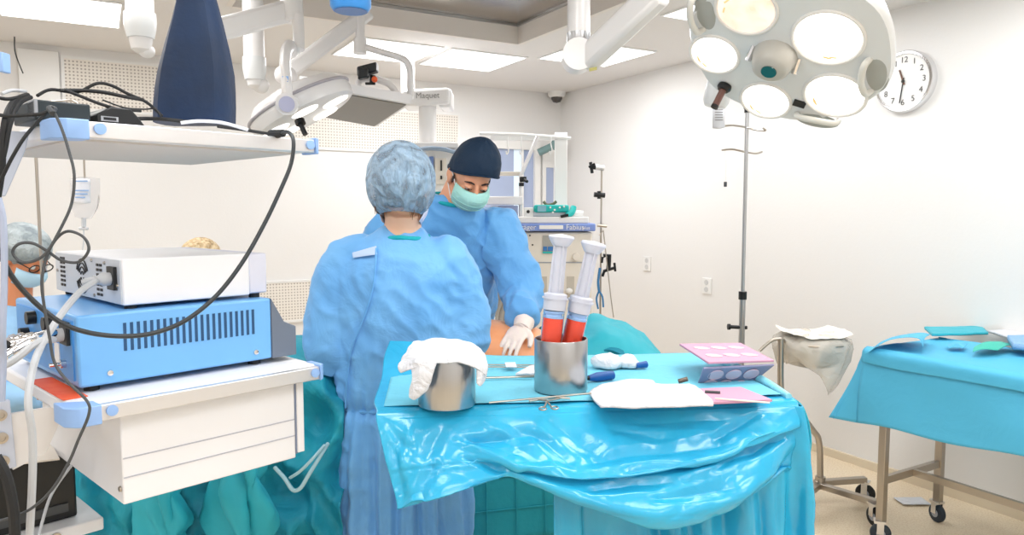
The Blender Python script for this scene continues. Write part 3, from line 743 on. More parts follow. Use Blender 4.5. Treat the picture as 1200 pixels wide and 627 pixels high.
# accessory stand with clamps near the right wall
Y5 = 5.3
sp0 = D(705, 200, Y5)
st = thing('accessory_stand', 'thin metal stand with black clamps beside the anaesthesia machine', 'stand', V((sp0.x, Y5, 0)))
mesh_obj('pole', tube([V((sp0.x, Y5, 0.03)), V((sp0.x, Y5, sp0.z))], 0.007, 8), STEELR, st)
mesh_obj('second_rod', tube([D(702, 276, Y5-0.03), D(707, 270, Y5-0.03), D(716, 350, Y5-0.03), D(719, 372, Y5-0.03)], 0.004, 8), STEELR, st)
mesh_obj('top_bracket', tube([D(698, 196, Y5), D(708, 197, Y5)], 0.02, 12), ALU, st)
mesh_obj('knob', join(tube([D(692, 190, Y5), D(694, 203, Y5)], 0.012, 8), tube([D(693, 196, Y5), D(699, 196, Y5)], 0.016, 8), tube([D(690, 196, Y5-0.02), D(697, 192, Y5-0.02)], 0.009, 8)), BLACK, st)
mesh_obj('clamp', join(tube([D(696, 228, Y5), D(709, 229, Y5)], 0.018, 10), tube([D(702, 224, Y5), D(702, 233, Y5)], 0.014, 8)), BLACK, st)
mesh_obj('collar', tube([D(700, 264, Y5), D(711, 265, Y5)], 0.012, 8), STEELR, st)
mesh_obj('lower_clamp', join(tube([D(707, 300, Y5), D(714, 299, Y5), D(713, 316, Y5)], 0.017, 8), tube([D(707, 318, Y5), D(720, 314, Y5)], 0.011, 8), tube([D(720, 308, Y5), D(721, 318, Y5)], 0.009, 8), tube([D(706, 301, Y5), D(705, 308, Y5)], 0.01, 8), tube([D(708, 318, Y5), D(706, 324, Y5)], 0.01, 8)), BLACK, st)
mesh_obj('base', join(*[tube([V((sp0.x, Y5, 0.035)), V((sp0.x+0.2*cos(k*2*pi/5), Y5+0.2*sin(k*2*pi/5), 0.02))], 0.013, 8) for k in range(5)]), STEELR, st)
r = cable([D(703, 314, Y5-0.05), D(701, 330, Y5-0.05), D(702, 342, Y5-0.05)], 0.009, mat('stetho_blue', '3D7FB5', 0.4), 'blue_tube', 'blue forked tube hanging on the thin stand with clamps', 'tube')
r2 = mesh_obj('fork', join(tube(spline([D(702, 341, Y5-0.05), D(699, 350, Y5-0.05), D(701, 362, Y5-0.05)], 4), 0.007, 8), tube(spline([D(702, 341, Y5-0.05), D(706, 348, Y5-0.05), D(707, 360, Y5-0.05)], 4), 0.007, 8)), mat('stetho_blue', '3D7FB5', 0.4))
r2.parent = r; r2.location = ORG[r2]-ORG[r]

# ================================================================ DRIP STAND ON THE RIGHT
IY = 4.3
ip = D(869, 400, IY); itop = D(874, 128, IY)
iv = thing('drip_stand', 'tall slim steel drip stand with hooks in front of the right wall', 'drip stand', V((ip.x, IY, 0)))
X0 = ip.x
zc = D(869, 346, IY).z
mesh_obj('upper_rod', tube([V((X0, IY, zc)), V((X0, IY, itop.z))], 0.011, 14), STEEL, iv)
mesh_obj('lower_tube', tube([V((X0, IY, 0.08)), V((X0, IY, zc))], 0.018, 16), STEEL, iv)
mesh_obj('collar', tube([V((X0, IY, zc-0.025)), V((X0, IY, zc+0.022))], 0.024, 16), BLACK, iv)
zk = D(869, 383, IY).z
mesh_obj('clamp_knob', join(tube([V((X0-0.075, IY, zk)), V((X0+0.03, IY, zk-0.005))], 0.011, 10), tube([V((X0-0.085, IY, zk)), V((X0-0.07, IY, zk))], 0.018, 10)), BLACK, iv)
mesh_obj('top_cap', join(tube([V((X0, IY, itop.z-0.02)), V((X0, IY, itop.z+0.02))], 0.017, 12), tube([V((X0-0.02, IY, itop.z+0.01)), V((X0+0.02, IY, itop.z+0.01))], 0.008, 8)), BLACK, iv)
def hookrod(pts): return tube(spline([D(x, y, IY+dy) for x, y, dy in pts], 5), 0.0055, 8)
mesh_obj('hook_rod', hookrod([(846, 148, -0.1), (858, 147, -0.05), (873, 149, 0), (885, 152, -0.06), (897, 153, -0.1), (894, 150, -0.1)]), STEELR, iv)
mesh_obj('hook_rod', hookrod([(846, 176, 0.1), (858, 175, 0.05), (873, 178, 0), (885, 180, 0.06), (893, 178, 0.1)]), STEELR, iv)
mesh_obj('base', join(*[tube([V((X0, IY, 0.1)), V((X0+0.27*cos(k*2*pi/5+0.3), IY+0.27*sin(k*2*pi/5+0.3), 0.075))], [0.018, 0.012], 10) for k in range(5)]), STEELR, iv)
for k in range(5):
    q = V((X0+0.27*cos(k*2*pi/5+0.3), IY+0.27*sin(k*2*pi/5+0.3), 0.03))
    mesh_obj('caster', join(cyl(q+V((-0.012, 0, 0)), q+V((0.012, 0, 0)), 0.03), cyl(q, q+V((0, 0, 0.05)), 0.008, 8)), BLACKR, iv)
r = thing('printed_pouch', 'small clear printed pouch hanging from the hook of the drip stand', 'pouch', D(842, 150, IY-0.1))
mesh_obj('pouch', sheet('', [[D(835, 124, IY-0.1), D(841, 122, IY-0.11), D(849, 124, IY-0.1)], [D(835, 137, IY-0.115), D(842, 137, IY-0.12), D(849, 137, IY-0.115)], [D(835, 150, IY-0.1), D(842, 151, IY-0.11), D(849, 149, IY-0.1)]], None, ret=True, n=4), mat('pouch_grey', 'D9DADF', 0.3), r, solid=0.006)
mesh_obj('print', join(*[boxf(D(838, y, IY-0.128), (0.045, 0, 0), (0, 0.003, 0), (0, 0, 0.004)) for y in (129, 132, 135, 138, 141)]), INKG, r, smooth=False)
r = cable([D(849, 176, IY+0.1), D(850, 190, IY+0.1), D(850, 215, IY+0.1)], 0.003, CLEAR, 'drip_line', 'thin clear drip line with a small black clip hanging from the drip stand', 'tube')
mesh_obj('clip', boxc(D(850, 216, IY+0.1)-ORG[r]+ORG[r], 0.018, 0.012, 0.03), DKGREY, r, bevel=0.003)

# ================================================================ BASIN STAND ON THE RIGHT
BYY = 3.75
j = D(961, 571, BYY); j.z = 0.12
bs = thing('basin_stand', 'bent steel tube stand on casters holding a basin', 'stand', V((j.x, j.y, 0)))
pole = [D(915, 397, BYY), D(915, 452, BYY), D(921, 466, BYY), D(951, 502, BYY), D(960, 519, BYY), j]
pts = [pole[0], pole[1], pole[1].lerp(pole[2], 0.7), pole[3], pole[4], j]
mesh_obj('bent_tube', tube(spline(pts, 6), 0.016, 14), STEELR, bs)
BC = D(952, 399, BYY+0.1); br = 0.185
mesh_obj('basin_ring', tube([BC+V((cos(2*pi*k/40)*br, sin(2*pi*k/40)*br, 0)) for k in range(40)], 0.006, 8, closed=True), STEELR, bs)
mesh_obj('ring_arm', join(tube([pole[0], D(918, 398, BYY+0.0), BC+V((-br*0.9, -0.06, 0))], 0.008, 8), tube(spline([D(890, 411, BYY), D(900, 402, BYY), D(907, 398, BYY), pole[0]], 5), 0.009, 10)), STEELR, bs)
w1 = Z(1014, 579, 0.045); w2 = Z(1025, 606, 0.045)
w3 = Z(943, 596, 0.045)
def bar(a, b, w_, h): return slab_arm(V(a), V(b), w_, h)
mesh_obj('base_arm', bar((j.x-0.03, j.y, 0.115), (w1.x, w1.y, 0.125), 0.035, 0.03), STEELR, bs, bevel=0.003)
mesh_obj('base_arm', bar((j.x-0.03, j.y, 0.11), (w2.x+0.02, w2.y, 0.115), 0.035, 0.03), STEELR, bs, bevel=0.003)
mesh_obj('base_arm', bar((j.x, j.y, 0.11), (w3.x, w3.y, 0.115), 0.035, 0.03), STEELR, bs, bevel=0.003)
mesh_obj('socket', cyl(V((j.x, j.y, 0.09)), V((j.x, j.y, 0.15)), 0.026), STEELR, bs)
def caster(parent, c, m=BLACKR, R=0.05, ang=0.3, top=0.11, hub=True):
    c = V((c[0], c[1], R)); d = V((cos(ang), sin(ang), 0))
    w_ = mesh_obj('caster', lathe([(0, -0.014), (R*0.7, -0.014), (R*0.93, -0.012), (R, -0.005), (R, 0.005), (R*0.93, 0.012), (R*0.7, 0.014), (0, 0.014)], c, d, 28), m, parent)
    mesh_obj('hub_cap', lathe([(0, -0.017), (R*0.42, -0.017), (R*0.45, 0.0), (R*0.42, 0.017), (0, 0.017)], c, d, 20), GREYP, w_)
    n_ = V((-d.y, d.x, 0))
    mesh_obj('fork', join(boxf(c+d*0.018-n_*0.012, n_*0.03, d*0.004, UPV*(R*1.15)), boxf(c-d*0.022-n_*0.012, n_*0.03, d*0.004, UPV*(R*1.15)), boxf(c-d*0.024-n_*0.02+UPV*R*1.1, n_*0.05, d*0.048, UPV*0.012), cyl(c+UPV*R*1.1, c+UPV*max(top-R, R*1.3), 0.009, 10)), CHROME, w_)
    return w_
caster(bs, w1, ang=0.9); caster(bs, w2, ang=0.2); caster(bs, w3, ang=0.9)
bn = thing('plastic_lined_basin', 'steel basin under a milky crumpled plastic cover on the bent tube stand', 'basin', BC-V((0, 0, 0.17)))
mesh_obj('basin', lathe([(0, -0.135), (0.09, -0.135), (0.125, -0.125), (0.15, -0.08), (0.172, 0.004), (0.18, 0.012), (0.172, 0.012), (0.146, -0.075), (0.12, -0.115), (0.09, -0.126), (0, -0.126)], BC, seg=40), STEEL, bn)
def pcover():
    vs, fs = [], []; seg = 96; rows = []
    prof = [(0.0, 0.030), (0.08, 0.032), (0.15, 0.028), (0.19, 0.012), (0.2, -0.03), (0.195, -0.08), (0.18, -0.12), (0.165, -0.16)]
    for ri, (q, h) in enumerate(prof):
        rows.append([])
        for k in range(seg):
            a = 2*pi*k/seg
            f = ri/(len(prof)-1)
            ff = max(0, f-0.35)*1.6
            rad = q*(1+0.07*f*sin(a*9+ri)+0.05*f*sin(a*5+1))+0.01*nz((cos(a)*3, sin(a)*3, ri*0.6))
            drop = 0
            if ri > 3:
                low = max(0, cos(a-radians(300)))**6      # a point of plastic hanging lower at the right front
                drop = -0.075*low*ff*1.5 + 0.05*ff*max(0, cos(a-radians(215)))+0.03*ff*nz((cos(a)*2, sin(a)*2, 5))
                rad *= 1-0.35*low*ff
            zb = h+drop+(0.016*max(0, sin(a*5+0.6))**2*(ri < 3)*(ri > 0))
            rows[-1].append(len(vs)); vs.append(BC+V((cos(a)*rad, sin(a)*rad, zb)))
    for a, b in zip(rows, rows[1:]):
        for k in range(seg): fs.append((a[k], a[(k+1) % seg], b[(k+1) % seg], b[k]))
    fs.append(tuple(rows[0]))
    return vs, fs
mesh_obj('plastic_cover', pcover(), POLY, bn, solid=0.0008, angle=180)
mesh_obj('folded_top', sheet('', [[BC+V((x*0.19*(1-0.25*abs(y)), y*0.16, 0.038+0.018*max(0, nz((x*2, y*2, 1)))+0.02*(abs(x) > 0.9))) for x in (-1, -0.5, 0, 0.5, 1)] for y in (-1, -0.4, 0.2, 1)], None, n=6, amp=0.006, fs_=18, ret=True), mat('white_film', 'F6F1E8', 0.4), bn, solid=0.002, angle=180)

# ================================================================ DRAPED TROLLEY ON THE RIGHT
L1 = V((1.73, 3.30, 0)); TWd, TL, TZ = 0.46, 1.25, 0.90
L2 = L1+ux*TWd; L3 = L1+vx*TL; L4 = L2+vx*TL
tr = thing('instrument_trolley', 'steel-legged trolley on casters under the pale blue sheet at right', 'trolley', L1)
for q in (L1, L2, L3, L4):
    mesh_obj('leg', boxc(V((q.x, q.y, 0.1+(TZ-0.1)/2)), 0.035, 0.035, TZ-0.1, ux), STEELR, tr, bevel=0.003)
    caster(tr, q, m=mat('caster_navy_rubber', '24303C', 0.5), R=0.046, ang=0.2 if q is not L1 else 1.2, top=0.13)
mesh_obj('end_bar', slab_arm(L1+UPV*0.30, L2+UPV*0.30, 0.022, 0.035), STEELR, tr)
mesh_obj('end_bar', slab_arm(L3+UPV*0.30, L4+UPV*0.30, 0.022, 0.035), STEELR, tr)
mesh_obj('stretcher', slab_arm((L1+L2)/2+UPV*0.30, (L3+L4)/2+UPV*0.30, 0.022, 0.032), STEELR, tr)
mesh_obj('tray_top', boxf(L1-ux*0.04-vx*0.05+UPV*(TZ-0.02), ux*(TWd+0.08), vx*(TL+0.1), UPV*0.02), STEEL, tr, smooth=False)
def TP(a, b, z): return L1-ux*0.06-vx*0.07+ux*a*(TWd+0.12)+vx*b*(TL+0.14)+UPV*z
zt = TZ+0.012
def hemz(b): return 0.572+0.085*b+0.010*sin(b*14)
rows = []
bs_ = [0, 0.12, 0.3, 0.5, 0.7, 0.85, 1.0]
rows.append([TP(0, b, hemz(b))-ux*(0.05+0.012*sin(b*19)) for b in bs_])
rows.append([TP(0, b, 0.72)-ux*(0.035+0.01*sin(b*13+1)) for b in bs_])
rows.append([TP(0, b, 0.83)-ux*(0.02+0.004*sin(b*23)) for b in bs_])
rows.append([TP(0, b, zt-0.012)-ux*0.008 for b in bs_])
rows.append([TP(0.03, b, zt+0.004+0.006*sin(b*9)) for b in bs_])
for a in (0.3, 0.6, 0.97): rows.append([TP(a, b, zt+0.004+0.004*sin(b*17+a*5)) for b in bs_])
rows.append([TP(1, b, zt-0.012)+ux*0.008 for b in bs_])
rows.append([TP(1, b, 0.72)+ux*0.03 for b in bs_])
rows.append([TP(1, b, 0.60)+ux*0.045 for b in bs_])
top_sheet = sheet('', rows, None, n=7, amp=0.003, fs_=7, ret=True)
# far end flap, flaring out
er = [[TP(a, 0, zt+0.003) for a in (0, 0.3, 0.7, 1)], [TP(a, 0, zt-0.02)-vx*0.015 for a in (0, 0.3, 0.7, 1)], [TP(a, 0, 0.74)-vx*(0.06+0.02*sin(a*9)) for a in (-0.05, 0.3, 0.7, 1.05)], [TP(a, 0, 0.575)-vx*(0.115+0.03*sin(a*7)) for a in (-0.16, 0.25, 0.7, 1.1)]]
end_sheet = sheet('', er, None, n=7, amp=0.003, ret=True)
# triangular web closing the corner between side and end
cw = [[TP(0, 0, zt), TP(0, 0, zt)-vx*0.001], [TP(0, 0, 0.74)-ux*0.034, TP(-0.05, 0, 0.74)-vx*0.06], [TP(0, 0, hemz(0))-ux*0.05, TP(-0.16, 0, 0.575)-vx*0.115]]
web = sheet('', cw, None, n=7, ret=True)
ts = mesh_obj('trolley_sheet', join(top_sheet, end_sheet, web), TROLCLOTH, solid=0.003, angle=180)
tag(ts, 'pale blue creased sheet covering the trolley at right', 'sheet')
fold = mesh_obj('folded_hem', sheet('', [[TP(0.03, b, zt+0.012)-ux*0.004 for b in bs_], [TP(-0.012, b, zt-0.005+0.003*sin(b*30))-ux*0.012 for b in bs_], [TP(-0.01, b, zt-0.055-0.006*sin(b*11))-ux*0.02 for b in bs_]], None, n=6, amp=0.002, ret=True), TROLCLOTH, ts, solid=0.003, angle=180)
# packs and papers on the trolley
def flat(pxs, z, h, m, name, label, cat, curl=0.0, **k):
    ps = [Z(x, y, z) for x, y in pxs]
    cen = sum(ps, V((0, 0, 0)))/len(ps)
    g = []
    n_ = 5
    a, b, c, d = ps
    for i in range(n_):
        t = i/(n_-1); l = a.lerp(d, t); r_ = b.lerp(c, t)
        g.append([l.lerp(r_, q/(n_-1))+UPV*(h+0.003*nz(l.lerp(r_, q/(n_-1)), 12)+curl*(t**3)) for q in range(n_)])
    top_ = sheet('', g, None, n=4, amp=0.002, fs_=15, ret=True)
    o = mesh_obj(name, top_, m, solid=max(h, 0.002), angle=180)
    return tag(o, label, cat)
ztt = zt+0.012
flat([(1083, 388), (1150, 387), (1158, 395), (1092, 397)], ztt+0.002, 0.012, TEALV if False else mat('teal_pack', '2FB2C4', 0.5, bump=(20, 0.4)), 'folded_pack', 'folded teal pack at the far end of the trolley sheet', 'pack')
flat([(1157, 392), (1215, 391), (1215, 404), (1192, 403)], ztt+0.002, 0.012, GAUZE, 'white_paper_sheet', 'white sheet lying on the trolley at the right edge', 'sheet')
flat([(1180, 405), (1225, 404), (1230, 420), (1186, 416)], ztt+0.002, 0.025, mat('blue_grey_towel', '8CB4DC', 0.9, bump=(60, 0.5)), 'folded_towel', 'blue-grey folded towel on the trolley at the right edge', 'towel')
def flap(pts, m, name, label):
    g = [[D(x, y, Y) for x, y, Y in row] for row in pts]
    return tag(mesh_obj(name, sheet('', g, None, n=6, amp=0.002, fs_=15, ret=True), m, solid=0.002, angle=180), label, 'wrapping')
flap([[(1140, 412, 3.1), (1153, 409, 3.12), (1170, 410, 3.12)], [(1142, 406, 3.2), (1156, 401, 3.22), (1180, 405, 3.2)], [(1150, 403, 3.3), (1170, 400, 3.32), (1192, 405, 3.3)]], mat('sea_green_wrap', '3DB8A6', 0.6), 'open_wrapping', 'sea green opened wrapping on the trolley sheet')
flap([[(1112, 408, 3.25), (1121, 404, 3.25), (1129, 408, 3.22)], [(1110, 404, 3.35), (1121, 400, 3.36), (1134, 403, 3.33)]], TROLCLOTH, 'sheet_peak', 'small upturned peak of pale blue cloth on the trolley')
flap([[(1014, 415, 3.27), (1042, 398, 3.24), (1075, 396, 3.2), (1082, 407, 3.15)], [(1030, 402, 3.38), (1050, 394, 3.36), (1075, 392, 3.34), (1084, 396, 3.3)], [(1040, 398, 3.5), (1055, 393, 3.5), (1078, 390, 3.48), (1090, 392, 3.45)]], TROLCLOTH, 'turned_back_corner', 'turned back corner of the pale blue sheet at the trolley end nearest the basin')
sc = Z(1069, 589, 0.0)
tag(mesh_obj('paper_scrap', sheet('', [[sc+V((x*0.075, y*0.05, 0.008+0.012*abs(nz((x, y, 2), 1.5)))) for x in (-1, 0, 1)] for y in (-1, 0, 1)], None, n=5, amp=0.003, ret=True), GAUZE, solid=0.003, angle=180), 'crumpled white scrap lying on the floor under the trolley', 'scrap')

# ================================================================ EQUIPMENT CART AT LEFT
CA = radians(47)
e1 = V((cos(CA), sin(CA), 0)); e2 = V((-sin(CA), cos(CA), 0))
ZS = 1.20
PF = Z(88, 478, ZS); PF.z = 0
CL = 0.505; CD = 0.62
def LP(a, b, z): return PF+e1*a+e2*b+UPV*z
def lbox(a0, a1, b0, b1, z0, z1): return boxf(LP(a0, b0, z0), e1*(a1-a0), e2*(b1-b0), UPV*(z1-z0))
ZU0, ZU1 = 1.683, 1.712
cart = thing('equipment_cart', 'white equipment cart with two shelves, blue corner bumpers and a hanging drawer box at left', 'cart', LP(0.25, 0.3, 0))
def shelf(name, z0, z1):
    s = mesh_obj(name, lbox(0.0, CL, 0.012, CD, z0, z1), SHELFW, cart, bevel=0.006)
    mesh_obj('front_rail', lbox(0.03, CL-0.01, -0.006, 0.012, z0-0.002, z1-0.002), ALU, s, bevel=0.002)
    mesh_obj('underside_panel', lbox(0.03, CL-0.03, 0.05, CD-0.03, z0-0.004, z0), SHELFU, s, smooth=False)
    for (a0, a1) in ((-0.016, 0.04), (CL-0.035, CL+0.004)):
        q = [LP(a0, 0.012, z0-0.006), LP(a0+0.012, -0.006, z0-0.006), LP(a0+0.02, -0.012, z0-0.006), LP(a1, -0.012, z0-0.006), LP(a1, 0.03, z0-0.006), LP(a0, 0.07, z0-0.006)] if a0 < 0.1 else \
            [LP(a1-0.014, -0.012, z0-0.004), LP(a1, 0.0, z0-0.004), LP(a1, 0.05, z0-0.004), LP(a1-0.014, 0.05, z0-0.004)]
        mesh_obj('corner_bumper', prism(q, UPV*(z1-z0+0.006)), LBLUE, s, bevel=0.002)
    for a in (0.058, CL-0.022):
        mesh_obj('rail_button', lathe([(0, 0), (0.010, 0), (0.010, 0.004), (0, 0.005)], LP(a, -0.007, (z0+z1)/2), -e2, 20), LBLUE, s)
    return s
shelf('lower_shelf', ZS-0.030, ZS)
shelf('upper_shelf', ZU0, ZU1)
pa0, pa1, pb0, pb1 = -0.105, -0.03, 0.2, 0.30
mesh_obj('post', lbox(-0.165, -0.11, 0.17, 0.29, 0.12, 1.84), mat('post_blue_grey', 'C3CBDC', 0.4, 0.2), cart, bevel=0.006)
def bolts(parent, pts):
    for p in pts: mesh_obj('bolt', join(lathe([(0, 0), (0.0105, 0), (0.0105, 0.004), (0.006, 0.0045), (0.006, 0.002), (0, 0.002)], p, -e2, 18)), STEELR, parent)
br1 = mesh_obj('shelf_bracket', prism([LP(-0.10, 0.15, ZU0+0.015), LP(-0.012, 0.15, ZU0+0.015), LP(-0.02, 0.15, ZU0-0.02), LP(-0.055, 0.15, ZU0-0.105), LP(-0.12, 0.15, ZU0-0.105)], e2*0.012), MATS['post_blue_grey'], cart, bevel=0.002)
bolts(br1, [LP(-0.092, 0.148, ZU0-0.045), LP(-0.092, 0.148, ZU0-0.09)])
br2 = mesh_obj('shelf_bracket', prism([LP(-0.12, 0.15, ZS+0.0), LP(-0.065, 0.15, ZS-0.0), LP(-0.06, 0.15, ZS-0.13), LP(-0.12, 0.15, ZS-0.13)], e2*0.012), MATS['post_blue_grey'], cart, bevel=0.002)
bolts(br2, [LP(-0.082, 0.148, ZS-0.025), LP(-0.082, 0.148, ZS-0.068), LP(-0.082, 0.148, ZS-0.112)])
mesh_obj('bracket_web', prism([LP(-0.065, 0.155, ZS-0.028), LP(0.03, 0.155, ZS-0.028), LP(-0.01, 0.155, ZS-0.115), LP(-0.065, 0.155, ZS-0.135)], e2*0.01), mat('web_grey_white', 'DDDBDA', 0.5), cart)
mesh_obj('post_bumper', boxf(D(-3, 84, 1.2), (0.009, 0, 0), (0, 0.02, 0), (0, 0, 0.032)), LBLUE, cart, bevel=0.002)
# hanging drawer box
dz0, dz1 = 0.985, ZS-0.03
dbx = mesh_obj('drawer_box', lbox(0.085, 0.455, 0.035, 0.56, dz0, dz1), SHELFW, cart, bevel=0.003)
mesh_obj('end_panel', lbox(0.458, 0.475, 0.03, 0.56, dz0+0.012, dz1), SHELFW, cart, bevel=0.002)
mesh_obj('panel_gap', lbox(0.4545, 0.4585, 0.034, 0.5, dz0+0.01, dz1), mat('gap_blue_grey', '7E8BA3', 0.5), cart, smooth=False)
for zz in (dz0+0.052, dz0+0.09):
    mesh_obj('groove', lbox(0.087, 0.453, 0.0335, 0.04, zz, zz+0.0022), mat('groove_grey', 'B9BBC6', 0.5), dbx, smooth=False)
for p in (LP(0.0838, 0.045, dz0+0.03), LP(0.0838, 0.4, dz1-0.04)):
    mesh_obj('screw', lathe([(0, 0), (0.006, 0), (0.005, 0.003), (0, 0.003)], p, -e1, 12), STEELR, dbx)
# lower tier of the cart with dark units
mesh_obj('tray', lbox(-0.12, 0.16, 0.40, 0.66, 0.80, 0.83), SHELFW, cart, bevel=0.004)
mesh_obj('tray', lbox(-0.05, CL, 0.02, CD, 0.24, 0.27), SHELFW, cart, bevel=0.004)
mesh_obj('tray_bumper', prism([LP(-0.10, 0.0, 0.80), LP(-0.03, -0.012, 0.80), LP(-0.03, 0.04, 0.80), LP(-0.10, 0.07, 0.80)], UPV*0.04), LBLUE, cart, bevel=0.004)
bolts(cart, [LP(0.06, 0.398, 0.815)])
mesh_obj('base_frame', join(lbox(-0.1, CL, 0.0, 0.06, 0.1, 0.14), lbox(-0.1, CL, CD-0.06, CD, 0.1, 0.14), lbox(-0.1, -0.04, 0.0, CD, 0.1, 0.14), lbox(CL-0.06, CL, 0.0, CD, 0.1, 0.14)), GREYP, cart)
for a, b in ((-0.07, 0.03), (CL-0.03, 0.03), (-0.07, CD-0.03), (CL-0.03, CD-0.03)): caster(cart, LP(a, b, 0), R=0.05, ang=0.6, top=0.11)
un = thing('dark_console', 'black electronic console low on the cart behind the hanging leads', 'console', LP(0.0, 0.5, 0.83))
mesh_obj('case', lbox(-0.12, 0.12, 0.45, 0.65, 0.831, 0.985), BLACK, un, bevel=0.006)
mesh_obj('face_strip', lbox(-0.1, 0.1, 0.445, 0.45, 0.85, 0.87), DKGREY, un)
tag(mesh_obj('folded_paper', prism([LP(-0.06, 0.42, 1.0), LP(0.075, 0.40, 0.99), LP(0.1, 0.6, 1.0), LP(-0.05, 0.62, 1.01)], UPV*0.004), CREAM), 'cream folded paper between the drawer box and the black console', 'paper')

# blue console on the lower shelf
B0, B1, BF, BB = 0.035, 0.435, 0.095, 0.53
ZB0, ZB1 = ZS+0.012, ZS+0.152
bc = thing('blue_console', 'sky blue slotted console with a slate grey front on the lower cart shelf', 'medical device', LP(0.25, 0.3, ZS))
mesh_obj('case', lbox(B0, B1, BF, BB, ZB0, ZB1), EQBLUE, bc, bevel=0.005)
sl = []
ns = 22
for k in range(ns):
    a = B0+0.085+k*(B1-0.045-B0-0.085)/(ns-1)
    sl.append(lbox(a-0.0028, a+0.0028, BF-0.0012, BF+0.002, ZB0+0.062, ZB0+0.118))
mesh_obj('vent_slots', join(*sl), EQDARK, bc, smooth=False)
mesh_obj('front_fascia', prism([LP(B1, BF-0.001, ZB0), LP(B1+0.062, BF-0.001, ZB0), LP(B1+0.062, BF-0.001, ZB0+0.068), LP(B1+0.032, BF-0.001, ZB0+0.082), LP(B1, BF-0.001, ZB1)], e2*(BB-BF)), DGREY, bc, bevel=0.002)
for a, z in ((B0+0.055, ZB0+0.022), (B1-0.04, ZB0+0.02)):
    mesh_obj('screw', lathe([(0, 0), (0.0065, 0), (0.0055, 0.003), (0, 0.004)], LP(a, BF, z), -e2, 14), CHROME, bc)
for a in (B0+0.03, B1-0.03):
    for b in (BF+0.03, BB-0.03): mesh_obj('foot', cyl(LP(a, b, ZS), LP(a, b, ZB0+0.001), 0.014, 14), BLACKR, bc)
mesh_obj('rear_panel', lbox(B0-0.003, B0+0.001, BF+0.02, BB-0.02, ZB0+0.012, ZB1-0.012), mat('rear_blue', '4F97DD', 0.4), bc)
mesh_obj('power_socket', lbox(B0-0.010, B0, BF+0.03, BF+0.075, ZB0+0.08, ZB0+0.125), BLACK, bc, bevel=0.001)
for b, z in ((0.24, 0.112), (0.30, 0.075), (0.36, 0.112), (0.42, 0.07)):
    mesh_obj('port', cyl(LP(B0-0.02, b, ZB0+z), LP(B0, b, ZB0+z), 0.014, 16), BLACK, bc)
mesh_obj('ground_pin', join(cyl(LP(B0-0.03, BF+0.07, ZB0+0.04), LP(B0, BF+0.07, ZB0+0.04), 0.004, 10), cyl(LP(B0-0.012, BF+0.07, ZB0+0.04), LP(B0, BF+0.07, ZB0+0.04), 0.009, 12)), CHROME, bc)
mesh_obj('type_plate', lbox(B0-0.005, B0-0.002, BF+0.10, BF+0.13, ZB0+0.035, ZB0+0.075), WHITE, bc)
tag(mesh_obj('warning_strip', lbox(-0.0, 0.042, 0.07, 0.30, ZS+0.0005, ZS+0.002), ORANGE, smooth=False), 'orange-red label strip lying on the lower cart shelf', 'label')

# white processor box on top of the blue console
W0, W1, WF, WB = 0.13, 0.40, 0.125, 0.56
ZW0, ZW1 = ZB1+0.008, ZB1+0.103
wb = thing('white_processor_box', 'white box with a fan grille and cable plug on top of the blue console', 'medical device', LP(0.27, 0.3, ZB1))
mesh_obj('case', lbox(W0, W1, WF, WB, ZW0, ZW1), SHELFW, wb, bevel=0.003)
mesh_obj('front_bezel', lbox(W1, W1+0.045, WF+0.004, WB, ZW0+0.002, ZW1-0.001), mat('bezel_lavender', 'DADCEB', 0.4), wb, bevel=0.004)
mesh_obj('rear_panel', lbox(W0-0.003, W0+0.001, WF+0.004, WB-0.004, ZW0+0.003, ZW1-0.003), mat('rear_panel_grey', 'CBD1DA', 0.4, 0.3), wb)
for a in (W0+0.02, W1+0.02):
    for b in (WF+0.02, WB-0.03): mesh_obj('foot', cyl(LP(a, b, ZB1), LP(a, b, ZW0+0.001), 0.012, 14), BLACKR, wb)
hol = []
def hole(b, z, w=0.010, h=0.0055): return lbox(W0-0.0045, W0-0.0025, b-w/2, b+w/2, z-h/2, z+h/2)
for r_ in range(7):
    for cc_ in range(2): hol.append(hole(WB-0.05-cc_*0.02, ZW0+0.018+r_*0.0105, 0.013))
    if r_ not in (3,):
        for cc_ in range(2): hol.append(hole(WF+0.135-cc_*0.02, ZW0+0.014+r_*0.0105, 0.013))
for hq in hol: mesh_obj('vent_hole', hq, INKK, wb, smooth=False)
fc = LP(W0-0.004, WF+0.235, ZW0+0.047)
rings = []
for q in (0.038, 0.029, 0.020, 0.010):
    for s0 in (0, 1):
        pts = [fc+e2*q*cos(t)+UPV*q*sin(t) for t in [s0*pi+0.35+k*(pi-0.7)/12 for k in range(13)]]
        rings.append(tube(pts, 0.0015, 6))
mesh_obj('fan_grille', join(*rings), INKK, wb)
mesh_obj('power_socket', lbox(W0-0.010, W0, WF+0.022, WF+0.062, ZW0+0.03, ZW0+0.078), BLACK, wb, bevel=0.001)
for b, z in ((WF+0.09, ZW1-0.012), (WF+0.17, ZW1-0.01), (WB-0.02, ZW0+0.05), (WF+0.02, ZW0+0.04), (WF+0.16, ZW0+0.01)): mesh_obj('screw', lathe([(0, 0), (0.004, 0), (0.003, 0.003), (0, 0.003)], LP(W0-0.003, b, z), -e1, 10), STEELR, wb)

